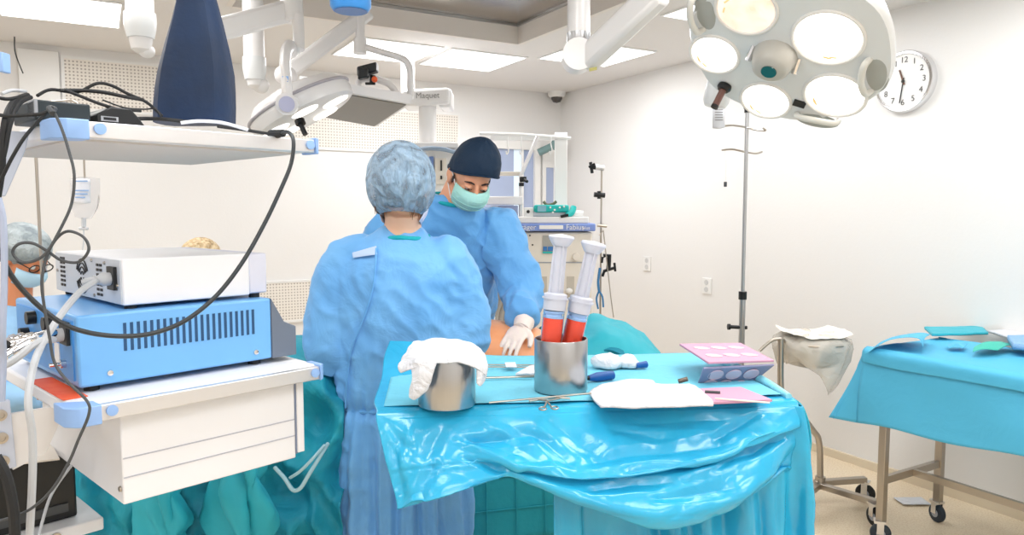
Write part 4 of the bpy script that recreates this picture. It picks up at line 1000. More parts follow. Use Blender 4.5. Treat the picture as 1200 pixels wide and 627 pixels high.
# plugs and thick grey mains lead
def plug(a, b, z, L=0.055, m=None):
    return join(tube([LP(a, b, z), LP(a-L*0.35, b, z), LP(a-L*0.5, b, z-0.001), LP(a-L, b, z-0.004)], [0.013, 0.014, 0.009, 0.0075], 14), tube([LP(a-L*0.6, b, z-0.002), LP(a-L*0.66, b, z-0.002)], 0.0105, 12))
LEAD = mat('light_grey_lead', 'B9BCC0', 0.45)
zp = ZW0+0.053; bp_ = WF+0.042
o = cable([LP(W0-0.06, bp_, zp-0.004), D(112, 329, 1.44), D(95, 341, 1.40), D(78, 360, 1.34), D(64, 380, 1.29), D(50, 402, 1.26), D(39, 430, 1.20), D(33, 470, 1.16), D(38, 510, 1.16), D(38, 560, 1.16), D(34, 640, 1.16)], 0.0062, LEAD, 'power_lead', 'thick light grey mains lead plugged into the white processor box', 'cable')
mesh_obj('plug', plug(W0-0.005, bp_, zp), LEAD, o)
zp = ZB0+0.1; bp_ = BF+0.052
o = cable([LP(B0-0.06, bp_, zp-0.004), D(62, 398, 1.33), D(50, 399, 1.27), D(38, 405, 1.24), D(22, 418, 1.22), D(5, 428, 1.21), D(-20, 432, 1.2)], 0.0065, LEAD, 'power_lead', 'light grey mains lead plugged into the back of the blue console', 'cable')
mesh_obj('plug', plug(B0-0.008, bp_, zp), LEAD, o)
o = tag(mesh_obj('metal_connector', join(tube([D(8, 404, 1.27), D(40, 396, 1.30)], 0.012, 14), tube([D(14, 402, 1.275), D(18, 401, 1.28)], 0.0155, 14), tube([D(24, 400, 1.285), D(28, 399, 1.29)], 0.0155, 14), tube([D(40, 396, 1.3), D(62, 390, 1.36)], 0.009, 12)), CHROME), 'silver round connector plugged in behind the blue console', 'connector')
o = tag(mesh_obj('metal_connector', join(tube([D(5, 418, 1.23), D(34, 402, 1.27)], 0.009, 12), tube([D(15, 412, 1.24), D(19, 410, 1.245)], 0.012, 12)), CHROME), 'thinner silver connector just below the larger one', 'connector')
cable([D(-10, 416, 1.24), D(-2, 410, 1.245), D(8, 404, 1.265)], 0.009, BLACKR, 'black_lead', 'short black lead ending in the larger silver connector', 'cable')

# black hub boxes on the upper shelf
ht = ZU1
hb1 = thing('black_switch_box', 'black rectangular box at the left end of the upper cart shelf', 'electronic box', LP(0.04, 0.12, ht))
mesh_obj('case', lbox(-0.025, 0.065, 0.06, 0.2, ht, ht+0.036), mat('box_black_green', '1E2A30', 0.45), hb1, bevel=0.003)
mesh_obj('edge_strip', lbox(-0.025, -0.02, 0.058, 0.1, ht+0.006, ht+0.036), GREYP, hb1)
hb2 = thing('black_adapter', 'black adapter with an open port beside the black rectangular box', 'adapter', LP(0.11, 0.12, ht))
mesh_obj('case', prism([LP(0.075, 0.06, ht), LP(0.165, 0.06, ht), LP(0.148, 0.06, ht+0.022), LP(0.135, 0.06, ht+0.036), LP(0.1, 0.06, ht+0.036), LP(0.075, 0.06, ht+0.02)], e2*0.12), BLACK, hb2, bevel=0.003)
mesh_obj('port', lbox(0.082, 0.112, 0.0585, 0.062, ht+0.008, ht+0.017), GREYP, hb2)
mesh_obj('port_hole', lbox(0.086, 0.108, 0.0575, 0.062, ht+0.010, ht+0.015), BLACK, hb2)
YH = 1.27
def bl(pts, r, lab, m=BLACKR, g=None): return cable([D(x, y, Y) for x, y, Y in pts], r, m, 'black_cable', lab, 'cable', group=g)
bl([(44, 112, 1.32), (60, 105, 1.36), (90, 108, 1.4), (113, 98, 1.42), (130, 100, 1.44), (150, 110, 1.45), (172, 120, 1.47), (190, 136, 1.50)], 0.003, 'black cable arching from the switch box to the navy housing')
bl([(70, 106, 1.36), (95, 106, 1.39), (120, 108, 1.41), (145, 113, 1.43), (168, 117, 1.47)], 0.0035, 'thick black cable running level behind the adapter')
bl([(75, 105, 1.34), (95, 113, 1.36), (118, 122, 1.38), (140, 128, 1.42), (165, 130, 1.46)], 0.003, 'black cable crossing over the top of the adapter')
bl([(120, 117, 1.42), (145, 126, 1.44), (168, 128, 1.47), (182, 128, 1.47), (189, 138, 1.47)], 0.0015, 'thin black wire curling down in front of the navy housing')
bl([(32, 112, 1.28), (18, 118, 1.24), (8, 135, 1.2), (3, 165, 1.19), (2, 200, 1.19), (-6, 250, 1.19)], 0.0055, 'black cable of the bundle at the far left, outermost', g=None)
bl([(36, 114, 1.28), (22, 122, 1.24), (12, 145, 1.2), (6, 175, 1.19), (0, 200, 1.19), (-8, 230, 1.19)], 0.004, 'black cable of the bundle at the far left, inner side')
bl([(62, 126, 1.22), (50, 133, 1.21), (30, 135, 1.2), (10, 136, 1.19), (-5, 134, 1.19)], 0.003, 'black cable running level along the left end of the upper shelf')
bl([(-4, 114, 1.2), (10, 116, 1.22), (30, 112, 1.27)], 0.003, 'short black cable entering at the far left above the shelf')
bl([(2, 110, 1.22), (14, 106, 1.25), (30, 107, 1.3)], 0.003, 'grey cable curving above the black bundle at the far left', m=LEAD)
bl([(60, 127, 1.24), (45, 142, 1.21), (28, 162, 1.19), (14, 185, 1.18), (4, 205, 1.18), (-4, 220, 1.18)], 0.0028, 'dark cable slanting down left from the upper shelf corner')
bl([(150, 140, 1.47), (170, 139, 1.5), (195, 140, 1.5), (220, 143, 1.52)], 0.004, 'black cable lying flat at the foot of the navy housing')
bl([(212, 144, 1.50), (232, 142, 1.51), (255, 143, 1.53), (270, 146, 1.54), (290, 152, 1.57)], 0.0035, 'light grey cable arching on the upper shelf right of the navy housing', m=mat('pale_lead', 'D5D8DE', 0.4))
bl([(255, 148, 1.56), (285, 152, 1.60), (310, 156, 1.62), (328, 159, 1.6)], 0.0035, 'black cable lying along the right end of the upper shelf')
# the long hanging cable
o = cable([D(328, 157, 1.56), D(338, 155, 1.53), D(344, 166, 1.51), D(341, 192, 1.5), D(329, 222, 1.48), D(310, 262, 1.45), D(285, 306, 1.41), D(255, 345, 1.37), D(220, 374, 1.33), D(185, 389, 1.30), D(150, 394, 1.27), D(110, 391, 1.24), D(75, 380, 1.21), D(45, 358, 1.19), D(20, 332, 1.17), D(5, 308, 1.16), D(-8, 280, 1.16)], 0.0042, mat('dark_cable', '2E3337', 0.4), 'hanging_cable', 'long dark cable hanging in a wide loop across both consoles', 'cable', n=8)
mesh_obj('plug', tube([D(318, 158, 1.58), D(332, 156, 1.555)], [0.011, 0.008], 12), BLACK, o)
pl_ = [(62, 128, 1.22), (72, 150, 1.2), (81, 178, 1.19), (87, 205, 1.18), (84, 238, 1.18), (72, 266, 1.17), (56, 294, 1.16), (42, 305, 1.16), (25, 307, 1.16), (15, 296, 1.16), (22, 286, 1.16), (38, 285, 1.165), (55, 294, 1.175), (72, 305, 1.18), (92, 307, 1.18), (104, 293, 1.18), (98, 278, 1.18), (80, 271, 1.18), (66, 280, 1.18), (55, 300, 1.17), (49, 330, 1.16), (52, 360, 1.16), (58, 395, 1.16), (64, 425, 1.16), (80, 448, 1.15), (102, 470, 1.14), (104, 486, 1.14), (92, 515, 1.14), (80, 543, 1.14), (60, 575, 1.14), (35, 597, 1.14), (8, 608, 1.14), (-10, 612, 1.14)]
cable([D(x, y, Y) for x, y, Y in pl_], 0.0024, DKGREY, 'looped_cable', 'thin dark grey cable tied in a figure eight loop before the consoles', 'cable')
mesh_o = cable([D(64, 128, 1.24), D(58, 127, 1.22), D(62, 133, 1.21)], 0.005, DKGREY, 'cable_clip', 'small dark grip holding the looped cable on the shelf corner', 'clip')
cable([D(84, 545, 1.5), D(60, 580, 1.45), D(46, 625, 1.4), D(40, 650, 1.38)], 0.003, LEAD, 'grey_lead', 'pale grey lead slanting down in front of the black console', 'cable')
cable([D(-5, 535, 1.12), D(8, 560, 1.12), D(16, 600, 1.12), D(18, 645, 1.12)], 0.008, BLACKR, 'black_hose', 'thick black hose at the bottom left corner', 'hose')
cable([D(-2, 232, 1.15), D(4, 262, 1.15), D(5, 330, 1.15), D(3, 390, 1.15), D(4, 420, 1.17), D(2, 470, 1.17)], 0.005, mat('bluegrey_lead', 'A9B4CC', 0.4), 'grey_blue_cable', 'grey-blue cable running straight down the far left edge', 'cable')

# tall navy housing on the upper shelf
nb = LP(0.285, 0.16, ht)
hs = thing('navy_monitor_housing', 'tall dark navy tapering monitor housing standing on the upper cart shelf', 'monitor', nb)
HY = nb.y
def nav(levels):
    shape = [(-1, 0.5), (-0.93, 0.25), (-0.64, 0.0), (-0.5, -0.03), (0.0, -0.06), (0.5, -0.02), (0.8, 0.06), (0.95, 0.22), (1, 0.5), (0.97, 0.85), (0.8, 1.0), (-0.8, 1.0), (-0.97, 0.85)]
    seg = len(shape); vs = []; fs = []
    for (y, xl, xr, dep) in levels:
        a = D(xl, y, HY); b = D(xr, y, HY); c = (a+b)/2; w_ = (b.x-a.x)/2
        for (qx, qy) in shape: vs.append(V((c.x+w_*qx, c.y+dep*2*qy, c.z)))
    n_ = len(levels)
    for i in range(n_-1):
        for k in range(seg): fs.append((i*seg+k, i*seg+(k+1) % seg, (i+1)*seg+(k+1) % seg, (i+1)*seg+k))
    fs.append(tuple(range(seg-1, -1, -1))); fs.append(tuple((n_-1)*seg+k for k in range(seg)))
    return vs, fs
b0 = 248-(ht-CAMZ)*850/HY
mesh_obj('housing', nav([(141, 168.5, 258.5, 0.055), (120, 168.5, 258.5, 0.056), (100, 170.5, 258, 0.056), (80, 174, 257, 0.055), (50, 183, 252.5, 0.05), (20, 193, 246.5, 0.045), (0, 199, 242.5, 0.04), (-20, 203, 238, 0.036), (-60, 208, 230, 0.03)]), NAVY, hs, angle=28)

# ================================================================ BED, PATIENT, DRAPES BEHIND THE TABLE
BA = radians(15)
bx_ = V((cos(BA), sin(BA), 0)); by_ = V((-sin(BA), cos(BA), 0))
BO = V((-0.37, 2.52, 0))
def BP(a, b, z): return BO+bx_*a+by_*b+UPV*z
bed = thing('operating_table', 'operating table under the teal drapes', 'operating table', BP(0, 0.24, 0))
mesh_obj('top', boxf(BP(-0.95, 0.02, 0.84), bx_*1.95, by_*0.46, UPV*0.05), BLACKR, bed, bevel=0.01)
mesh_obj('column', boxf(BP(-0.15, 0.12, 0.08), bx_*0.35, by_*0.26, UPV*0.76), STEEL, bed, bevel=0.01)
mesh_obj('base', boxf(BP(-0.5, 0.04, 0.0), bx_*1.05, by_*0.42, UPV*0.08), STEEL, bed, bevel=0.02)
# patient: one body lying on its back, head to the left
def bodyseg(pts, r, seg=20, fl=1.0): return tube(spline(pts, 5), r, seg, flat=fl)
pt_parts = [
    ell(BP(-0.47, 0.25, 1.0), 0.115, 0.085, 0.09, Matrix.Rotation(BA, 3, 'Z')),
    bodyseg([BP(-0.38, 0.25, 0.975), BP(-0.25, 0.25, 0.975)], [0.06, 0.07]),
]
tor = []
for a, w_, h_, zc_ in ((-0.30, 0.10, 0.06, 0.97), (-0.20, 0.18, 0.095, 0.985), (0.0, 0.19, 0.115, 0.995), (0.2, 0.195, 0.12, 0.995), (0.38, 0.20, 0.125, 0.995), (0.52, 0.195, 0.115, 0.985), (0.64, 0.15, 0.085, 0.955)):
    tor.append((a, w_, h_, zc_))
def tl():
    vs, fs = [], []; seg = 32
    for a, w_, h_, zc_ in tor:
        for k in range(seg):
            t = 2*pi*k/seg; vs.append(BP(a, 0.25+w_*cos(t), zc_+h_*sin(t)))
    for i in range(len(tor)-1):
        for k in range(seg): fs.append((i*seg+k, i*seg+(k+1) % seg, (i+1)*seg+(k+1) % seg, (i+1)*seg+k))
    fs.append(tuple(range(seg-1, -1, -1))); fs.append(tuple((len(tor)-1)*seg+k for k in range(seg)))
    return vs, fs
pt_parts.append(tl())
for s in (-1, 1):
    pt_parts.append(bodyseg([BP(0.58, 0.25+s*0.085, 0.94), BP(0.75, 0.25+s*0.09, 0.93), BP(0.92, 0.25+s*0.09, 0.91), BP(0.99, 0.25+s*0.09, 0.75), BP(1.0, 0.25+s*0.09, 0.5)], [0.085, 0.07, 0.05, 0.045]))
    pt_parts.append(bodyseg([BP(-0.21, 0.25+s*0.17, 0.975), BP(0.0, 0.25+s*0.2, 0.945), BP(0.2, 0.25+s*0.2, 0.935), BP(0.28, 0.25+s*0.19, 0.93)], [0.05, 0.042, 0.032, 0.03]))
pv = remesh(join(*pt_parts), 0.009, 3)
pat = tag(mesh_obj('person', pv, IODINE, angle=180), 'patient lying under teal drapes with an orange-painted patch of belly showing between the hands', 'person')

def bedtop(a, b):
    """height of the draped body across the bed"""
    base = 0.93
    import bisect
    w_, h_, zc_ = 0.0, 0.0, 0.93
    for i in range(len(tor)-1):
        if tor[i][0] <= a <= tor[i+1][0]:
            f = (a-tor[i][0])/(tor[i+1][0]-tor[i][0])
            w_ = tor[i][1]*(1-f)+tor[i+1][1]*f; h_ = tor[i][2]*(1-f)+tor[i+1][2]*f; zc_ = tor[i][3]*(1-f)+tor[i+1][3]*f
            q = (b-0.25)/w_
            if abs(q) < 1: base = max(base, zc_+h_*math.sqrt(1-q*q))
    if a > 0.58: base = max(base, 1.015-max(0, a-0.62)*0.18-0.9*(b-0.25)**2)
    if a < -0.25: base = max(base, 1.07-max(0, -0.5-a)*0.3-1.2*(b-0.25)**2)
    return base
WOBA = (0.12, 0.60)        # the opening in the drapes along the bed
def drapesheet(a0, a1, na, lab, name='surgical_drape', front=True, amp=0.006, m=TEAL, extra=0.016):
    rows = []
    aa = [a0+(a1-a0)*i/na for i in range(na+1)]
    for (b, z, off) in ((-0.03, 0.36, 0.04), (-0.03, 0.6, 0.02), (-0.02, 0.82, 0.006)):
        rows.append([BP(a, b-off*(0.7+0.6*nz((a*5, z, 1))), z) for a in aa])
    for b in (0.0, 0.06, 0.12, 0.19, 0.25, 0.31, 0.38, 0.44, 0.5):
        rows.append([BP(a, b, bedtop(a, b)+extra) for a in aa])
    for (b, z) in ((0.53, 0.8), (0.55, 0.45)): rows.append([BP(a, b, z) for a in aa])
    def fold(a, b, p):
        hang = max(0, 1-(p.z-0.3)/0.6) if p.z < 0.9 else 0
        return 0.012*hang*sin((p.x*9+p.y*7)*2.2+nz(p, 2)*3)
    return tag(mesh_obj(name, sheet('', rows, None, n=4, amp=amp, fs_=7, fold=fold, ret=True), m, solid=0.002, angle=180), lab, 'drape')
drapesheet(-1.05, WOBA[0]+0.02, 12, 'teal surgical drape over the upper body of the patient, behind the cart')
# front and foot part: hanging front + lower body
rows = []
aa = [0.10+i*0.52/8 for i in range(9)]
low = [[BP(a, -0.075, 0.36) for a in aa], [BP(a, -0.06, 0.6) for a in aa], [BP(a, -0.045, 0.8) for a in aa], [BP(a, -0.015, 0.90) for a in aa], [BP(a, 0.02, 0.91) for a in aa]]
def creases(a, b, p): return 0.0
hang = tag(mesh_obj('side_drape', sheet('', low, None, n=6, amp=0.003, fs_=6, ret=True), mat('sea_green_pressed_sheet', '1A9EB0', 0.7, bump=(9, 0.35)), solid=0.002, angle=180), 'sea green pressed sheet with square creases hanging below the instrument table', 'drape')
# pressed crease lines: raised ridges that follow the sheet
cre = []
for a in (0.16, 0.27, 0.38, 0.49, 0.6):
    cre.append(tube(spline([BP(a, -0.0785, 0.38), BP(a, -0.0645, 0.6), BP(a, -0.049, 0.8)], 5), 0.0022, 6))
for z, off in ((0.48, 0.0715), (0.60, 0.064), (0.72, 0.0565)):
    cre.append(tube([BP(0.11, -off, z), BP(0.62, -off, z)], 0.0022, 6))
mesh_obj('pressed_crease', join(*cre), MATS['sea_green_pressed_sheet'], hang)
drapesheet(WOBA[1]-0.01, 1.02, 8, 'teal surgical drape over the raised legs of the patient', amp=0.01)
# mound of teal drape behind the syringes (legs of the patient raised)
YM = 2.98
g = [[D(x, y, Y) for x, y, Y in row] for row in (
    [(672, 440, 2.72), (700, 440, 2.72), (730, 440, 2.72), (760, 440, 2.72), (790, 440, 2.72)],
    [(676, 405, 2.80), (700, 395, 2.80), (730, 398, 2.80), (755, 408, 2.80), (778, 422, 2.82)],
    [(680, 384, 2.92), (700, 379, 2.92), (728, 383, 2.92), (752, 395, 2.92), (776, 416, 2.94)],
    [(678, 375, 3.05), (698, 371, 3.05), (725, 377, 3.05), (750, 391, 3.05), (774, 413, 3.05)],
    [(680, 420, 3.2), (700, 420, 3.2), (725, 420, 3.2), (750, 425, 3.2), (775, 430, 3.2)])]
tag(mesh_obj('teal_drape_mound', sheet('', g, None, n=8, amp=0.014, fs_=8, ret=True), mat('bright_teal_cloth', '2FB4C6', 0.6, bump=(8, 0.5)), solid=0.003, angle=180), 'bright teal drape rising in a mound behind the two syringes', 'drape')
g = [[D(x, y, Y) for x, y, Y in row] for row in (
    [(682, 376, 3.02), (700, 373, 3.0), (708, 376, 2.98)], [(690, 382, 2.93), (706, 382, 2.92), (716, 390, 2.9)], [(698, 396, 2.83), (712, 398, 2.82), (726, 404, 2.8)], [(708, 412, 2.76), (720, 414, 2.75), (734, 418, 2.74)])]
tag(mesh_obj('folded_edge', sheet('', g, None, n=6, amp=0.01, fs_=12, ret=True), mat('deep_teal_cloth', '0E86A0', 0.7, bump=(8, 0.4)), solid=0.004, angle=180), 'deep teal folded edge of cloth on the bright teal mound', 'drape')
# crumpled teal drape hanging in front of the bed under the cart
rows = []
xs = [-1.42, -1.3, -1.18, -1.05, -0.92, -0.8, -0.70, -0.60]
for i, (z, off) in enumerate(((0.22, 0.16), (0.4, 0.13), (0.58, 0.12), (0.72, 0.10), (0.85, 0.06), (0.97, 0.03), (1.03, -0.04))):
    rows.append([BP(x+0.37+0.03*nz((x*4, z*3, 2)), -0.08-off*(1+0.5*nz((x*3, z*4, 9))), z) for x in xs])
def fo(a, b, p): return 0.085*ridge((p.x*1.5+p.z*0.6, p.y, p.z*0.9-p.x*0.5), 5.0, 2)+0.045*ridge((p.x+p.z*0.5, p.y, p.z*0.6), 9, 4)+0.010*ridge(p, 20, 1)-0.05
for gx, lab_ in ((0, 'brighter teal flap of drape hanging lowest below the drawer box, right one'), (-92, 'brighter teal flap of drape hanging below the drawer box, left one')):
    g = [[D(x+gx, y, Y) for x, y, Y in row] for row in (
        [(258, 520, 2.06), (285, 518, 2.03), (310, 520, 2.03), (330, 524, 2.08)], [(240, 560, 2.02), (275, 556, 1.95), (305, 556, 1.95), (322, 562, 2.02)],
        [(232, 600, 2.02), (268, 598, 1.92), (300, 600, 1.93), (324, 604, 2.02)], [(226, 660, 2.05), (262, 664, 1.94), (298, 664, 1.95), (326, 656, 2.04)])]
    tag(mesh_obj('drape_flap', sheet('', g, None, n=10, fold=lambda a, b, p: 0.04*ridge((p.x*1.5+p.z*0.5, p.y, p.z*0.3), 8, gx)+0.012*ridge((p.x+p.z*0.8, p.y, p.z*0.5), 15, 3), ret=True), mat('bright_teal_cloth', '2FB4C6', 0.6, bump=(8, 0.5)), solid=0.003, angle=180), lab_, 'drape')
tag(mesh_obj('crumpled_drape', sheet('', rows, None, n=12, amp=0.006, fs_=11, fold=fo, ret=True), TEAL, solid=0.003, angle=180), 'crumpled teal drape hanging below the drawer box of the cart', 'drape')
# white tubing beside the gown
cable([D(322, 548, 1.98), D(333, 560, 1.95), D(343, 574, 1.93), D(352, 572, 1.92), D(362, 556, 1.93), D(375, 535, 1.97), D(384, 520, 2.03)], 0.0055, mat('clear_tubing', 'A9CFD8', 0.25), 'clear_tube', 'looped pale tubing at the left side of the blue gown', 'tube')
cable([D(340, 560, 1.95), D(352, 552, 1.93), D(366, 538, 1.94), D(380, 522, 2.0)], 0.0045, MATS['clear_tubing'], 'clear_tube', 'shorter pale tube above the looped pale tubing', 'tube')

# ================================================================ INSTRUMENT TABLE IN FRONT
TZ = 1.10
F0 = Z(441, 485, TZ); F1 = Z(934, 470, TZ); F0.z = F1.z = 0
tx = (F1-F0); TW_ = tx.length; tx.normalize(); ty = UPV.cross(tx).normalized()
TDp = 0.56
def TT(a, b, z): return F0+tx*a*TW_+ty*b*TDp+UPV*z          # a 0..1 left to right, b 0 front .. 1 back
tb = thing('instrument_table', 'steel instrument table hidden under the cyan drape', 'table', TT(0.5, 0.5, 0))
mesh_obj('table_top', boxf(TT(0.01, 0.03, TZ-0.035), tx*TW_*0.98, ty*TDp*0.94, UPV*0.03), STEEL, tb, bevel=0.003)
for a in (0.62, 0.92):
    for b in (0.12, 0.88):
        mesh_obj('leg', cyl(TT(a, b, 0.06), TT(a, b, TZ-0.035), 0.016, 14), STEELR, tb)
        caster(tb, TT(a, b, 0), R=0.04, ang=0.2, top=0.09)
mesh_obj('stretcher', join(cyl(TT(0.62, 0.12, 0.2), TT(0.92, 0.12, 0.2), 0.012), cyl(TT(0.62, 0.88, 0.2), TT(0.92, 0.88, 0.2), 0.012)), STEELR, tb)
zc0 = TZ+0.004
# lower cover with long vertical folds
cols = [0.40, 0.46, 0.52, 0.6, 0.68, 0.76, 0.84, 0.92, 0.98]
def lc(z, off):
    r_ = []
    for i, a in enumerate(cols): r_.append(TT(a, 0, z)-ty*(off*(1+0.25*sin(i*2.1))))
    # round the right corner
    r_.append(TT(1.0, -0.02, z)+tx*off*0.7-ty*off*0.4)
    r_.append(TT(1.0, 0.15, z)+tx*(off*0.85)); r_.append(TT(1.0, 0.45, z)+tx*(off*0.9)); r_.append(TT(1.0, 0.8, z)+tx*(off*0.8))
    return r_
rows = [lc(TZ-0.008, 0.006), lc(1.02, 0.03), lc(0.94, 0.035), lc(0.84, 0.04), lc(0.70, 0.045), lc(0.52, 0.05), lc(0.40, 0.055)]
def fo2(a, b, p):
    s = p.x*tx.x+p.y*tx.y; q = p.x*ty.x+p.y*ty.y
    g_ = min(1, max(0, (1.06-p.z)/0.2))
    return g_*(0.028*ridge((s*5+q*3+p.z*0.7, p.z*0.5, 0), 2.8, 3)+0.010*sin(s*75+q*60+4*nz(p, 2.5))+0.006*ridge((s*3, p.z, q), 6, 1)-0.008)
tag(mesh_obj('table_cover', sheet('', rows, None, n=12, amp=0.002, fs_=14, fold=fo2, ret=True), DRAPE, solid=0.002, angle=180), 'glossy cyan cover hanging in vertical folds under the right half of the instrument table', 'drape')
# top drape: table top and swagged front
A_ = [0, 0.08, 0.17, 0.26, 0.34, 0.45, 0.56, 0.67, 0.78, 0.90, 1.0]
hem_px = [(466, 597), (500, 586), (545, 573), (578, 562), (606, 557), (655, 580), (705, 597), (772, 614), (835, 600), (890, 572), (926, 553)]
hem_Y = [1.50, 1.48, 1.50, 1.53, 1.54, 1.50, 1.50, 1.52, 1.56, 1.60, 1.68]
backz = [0.055, 0.05, 0.03, 0.015, 0.006, 0.003, 0.003, 0.003, 0.003, 0.004, 0.002]
rows = []
rows.append([TT(a if a > 0 else -0.0, 1.0, zc0+backz[i]*1.1) for i, a in enumerate(A_)])
rows.append([TT(a-0.012*(i == 0), 0.85, zc0+backz[i]*0.55) for i, a in enumerate(A_)])
for b in (0.6, 0.35, 0.12): rows.append([TT(a-0.01*(i == 0), b, zc0+(0.006 if i == 0 else 0)) for i, a in enumerate(A_)])
rows.append([TT(a, 0.02, zc0-0.001) for a in A_])
rows.append([TT(a, 0, zc0-0.012)-ty*0.008 for a in A_])
hem = [D(x, y, Y) for (x, y), Y in zip(hem_px, hem_Y)]
top_ = rows[-1]
# columns move down from the edge over the swagged fold to the hem
swf = [0.62, 0.62, 0.64, 0.70, 0.80, 0.72, 0.60, 0.46, 0.42, 0.36, 0.30]        # where the upper fold ends, as a share of the drop
ksw = [0.002, 0.006, 0.012, 0.022, 0.030, 0.050, 0.060, 0.058, 0.050, 0.036, 0.012]
kdip = [0.0, 0.0, 0.0, 0.3, 0.6, 0.9, 1.0, 1.0, 1.0, 1.0, 0.4]
kbl = [0.004, 0.006, 0.010, 0.014, 0.012, 0.026, 0.050, 0.062, 0.056, 0.040, 0.012]
def addrow(fn): rows.append([top_[i].lerp(hem[i], fn(i)[0])-ty*fn(i)[1] for i in range(len(A_))])
addrow(lambda i: (swf[i]*0.30, 0.004+ksw[i]*0.05))
addrow(lambda i: (swf[i]*0.62, 0.004+ksw[i]*0.35))
addrow(lambda i: (swf[i]*0.88, 0.004+ksw[i]*0.85))
addrow(lambda i: (swf[i], ksw[i]))
addrow(lambda i: (swf[i]+0.035, ksw[i]-0.030*kdip[i]))
addrow(lambda i: (swf[i]+(1-swf[i])*0.35, kbl[i]*0.75))
addrow(lambda i: (swf[i]+(1-swf[i])*0.68, kbl[i]))
addrow(lambda i: (swf[i]+(1-swf[i])*0.9, kbl[i]*0.75))
addrow(lambda i: (1.0, kbl[i]*0.35))
rows.append([hem[i]+ty*0.03+UPV*0.012 for i in range(len(A_))])
def topx(p):
    d = p-CP; q = d.dot(Fw); return 600+FPX*d.dot(Rt)/q, 313.5-FPX*d.dot(Up)/q
# creases: sharp tent-shaped folds (end points, half width, height), laid out along the hanging cloth
CREASE = [(538, 513, 628, 509, 9, 0.012), (538, 515, 608, 549, 8, -0.012), (628, 508, 676, 551, 8, 0.012), (608, 549, 674, 552, 6, -0.008),
          (464, 528, 474, 586, 7, 0.011), (511, 541, 488, 594, 8, 0.012), (485, 500, 470, 560, 6, -0.008), (541, 534, 584, 552, 6, 0.010), (520, 495, 500, 540, 8, 0.008),
          (455, 495, 480, 530, 7, 0.009), (560, 488, 640, 530, 8, -0.007), (640, 492, 700, 540, 10, 0.008), (700, 545, 853, 522, 9, 0.012), (735, 560, 800, 545, 7, 0.009),
          (690, 580, 780, 570, 8, 0.010), (895, 482, 842, 514, 6, 0.014), (921, 508, 882, 527, 7, 0.013), (935, 528, 900, 590, 8, 0.012), (868, 590, 926, 552, 7, 0.011),
          (750, 500, 860, 492, 9, 0.006), (800, 560, 870, 540, 9, -0.009), (720, 510, 780, 518, 8, 0.007), (600, 560, 700, 585, 7, -0.008), (840, 550, 900, 520, 6, 0.010), (770, 590, 850, 572, 8, 0.010)]
def creases_at(x, y, L):
    d = 0
    for x1, y1, x2, y2, w_, h_ in L:
        ax_, ay_ = x2-x1, y2-y1; LL = ax_*ax_+ay_*ay_
        t = ((x-x1)*ax_+(y-y1)*ay_)/LL
        if t < -0.15 or t > 1.15: continue
        dist = abs((x-x1)*ay_-(y-y1)*ax_)/math.sqrt(LL)
        # the fold bends slightly along its length
        ww = w_*(0.7+0.6*max(0, min(1, t)))
        if dist < ww*2:
            e_ = min(1, (t+0.15)/0.25, (1.15-t)/0.25)
            d += h_*max(0, 1-dist/(ww*1.3))*max(0, e_)
    return d
def fo3(a, b, p):
    if p.z > TZ-0.01: return 0.0015*nz(p, 14)+0.0015*ridge(p, 5, 3)
    g_ = min(1, (TZ-0.01-p.z)/0.04)
    x, y = topx(p)
    s = (p-F0).dot(tx); z_ = TZ-p.z
    d = creases_at(x+9*nz((s*4, z_*4, 0), 1.5), y+9*nz((s*4, z_*4, 9), 1.5), CREASE)
    d += 0.006*ridge((s*0.8-z_*1.6, z_*1.8, 1), 5.5, 2)+0.0022*ridge((s+z_, z_*1.4, 2), 16, 8)
    return g_*(d-0.004)
td = tag(mesh_obj('table_drape', sheet('', rows, None, n=16, fold=fo3, ret=True), DRAPE, solid=0.0015, angle=180), 'large glossy cyan drape swagged over the front of the instrument table', 'drape')
liner_rows = [[TT(a, b, zc0+0.0052+(backz[min(10, int(a*10))]*max(0, b-0.7)*2.3)) for a in (0.015, 0.1, 0.2, 0.3, 0.45, 0.6, 0.75, 0.9, 0.975)] for b in (0.05, 0.25, 0.45, 0.65, 0.8, 0.97)]
mesh_obj('absorbent_panel', sheet('', liner_rows, None, n=8, amp=0.0018, fs_=9, ret=True), DRAPETOP, td, solid=0.001, angle=180)
# raised roll of drape along the right edge
tag(mesh_obj('rolled_edge', tube(spline([TT(0.985, 0.02, zc0+0.004), TT(0.99, 0.3, zc0+0.008), TT(0.985, 0.6, zc0+0.008), TT(0.97, 0.95, zc0+0.006)], 12), [0.008, 0.012, 0.014, 0.010], 12), mat('pale_cyan_film', '8BD8EA', 0.3, bump=(20, 0.6))), 'pale cyan rolled edge along the right end of the instrument table', 'drape edge')
# teal underdrape sticking out at the right rear corner
g = [[TT(0.93, 1.06, 1.085), TT(1.0, 0.85, 1.09), TT(1.03, 0.5, 1.09), TT(1.045, 0.2, 1.08)],
     [TT(0.97, 1.12, 1.06), TT(1.04, 0.88, 1.065), TT(1.075, 0.52, 1.06), TT(1.07, 0.16, 1.05)],
     [TT(0.97, 1.14, 0.97), TT(1.05, 0.9, 0.97), TT(1.085, 0.55, 0.96), TT(1.085, 0.15, 0.95)],
     [TT(0.97, 1.14, 0.72), TT(1.05, 0.9, 0.72), TT(1.09, 0.55, 0.7), TT(1.09, 0.2, 0.7)],
     [TT(0.97, 1.14, 0.42), TT(1.04, 0.9, 0.42), TT(1.08, 0.55, 0.42), TT(1.07, 0.25, 0.42)]]
tag(mesh_obj('underdrape', sheet('', g, None, n=9, amp=0.006, fs_=8, ret=True), mat('bright_teal_cloth', '2FB4C6', 0.6), solid=0.003, angle=180), 'teal underdrape sticking out at the right end of the instrument table', 'drape')

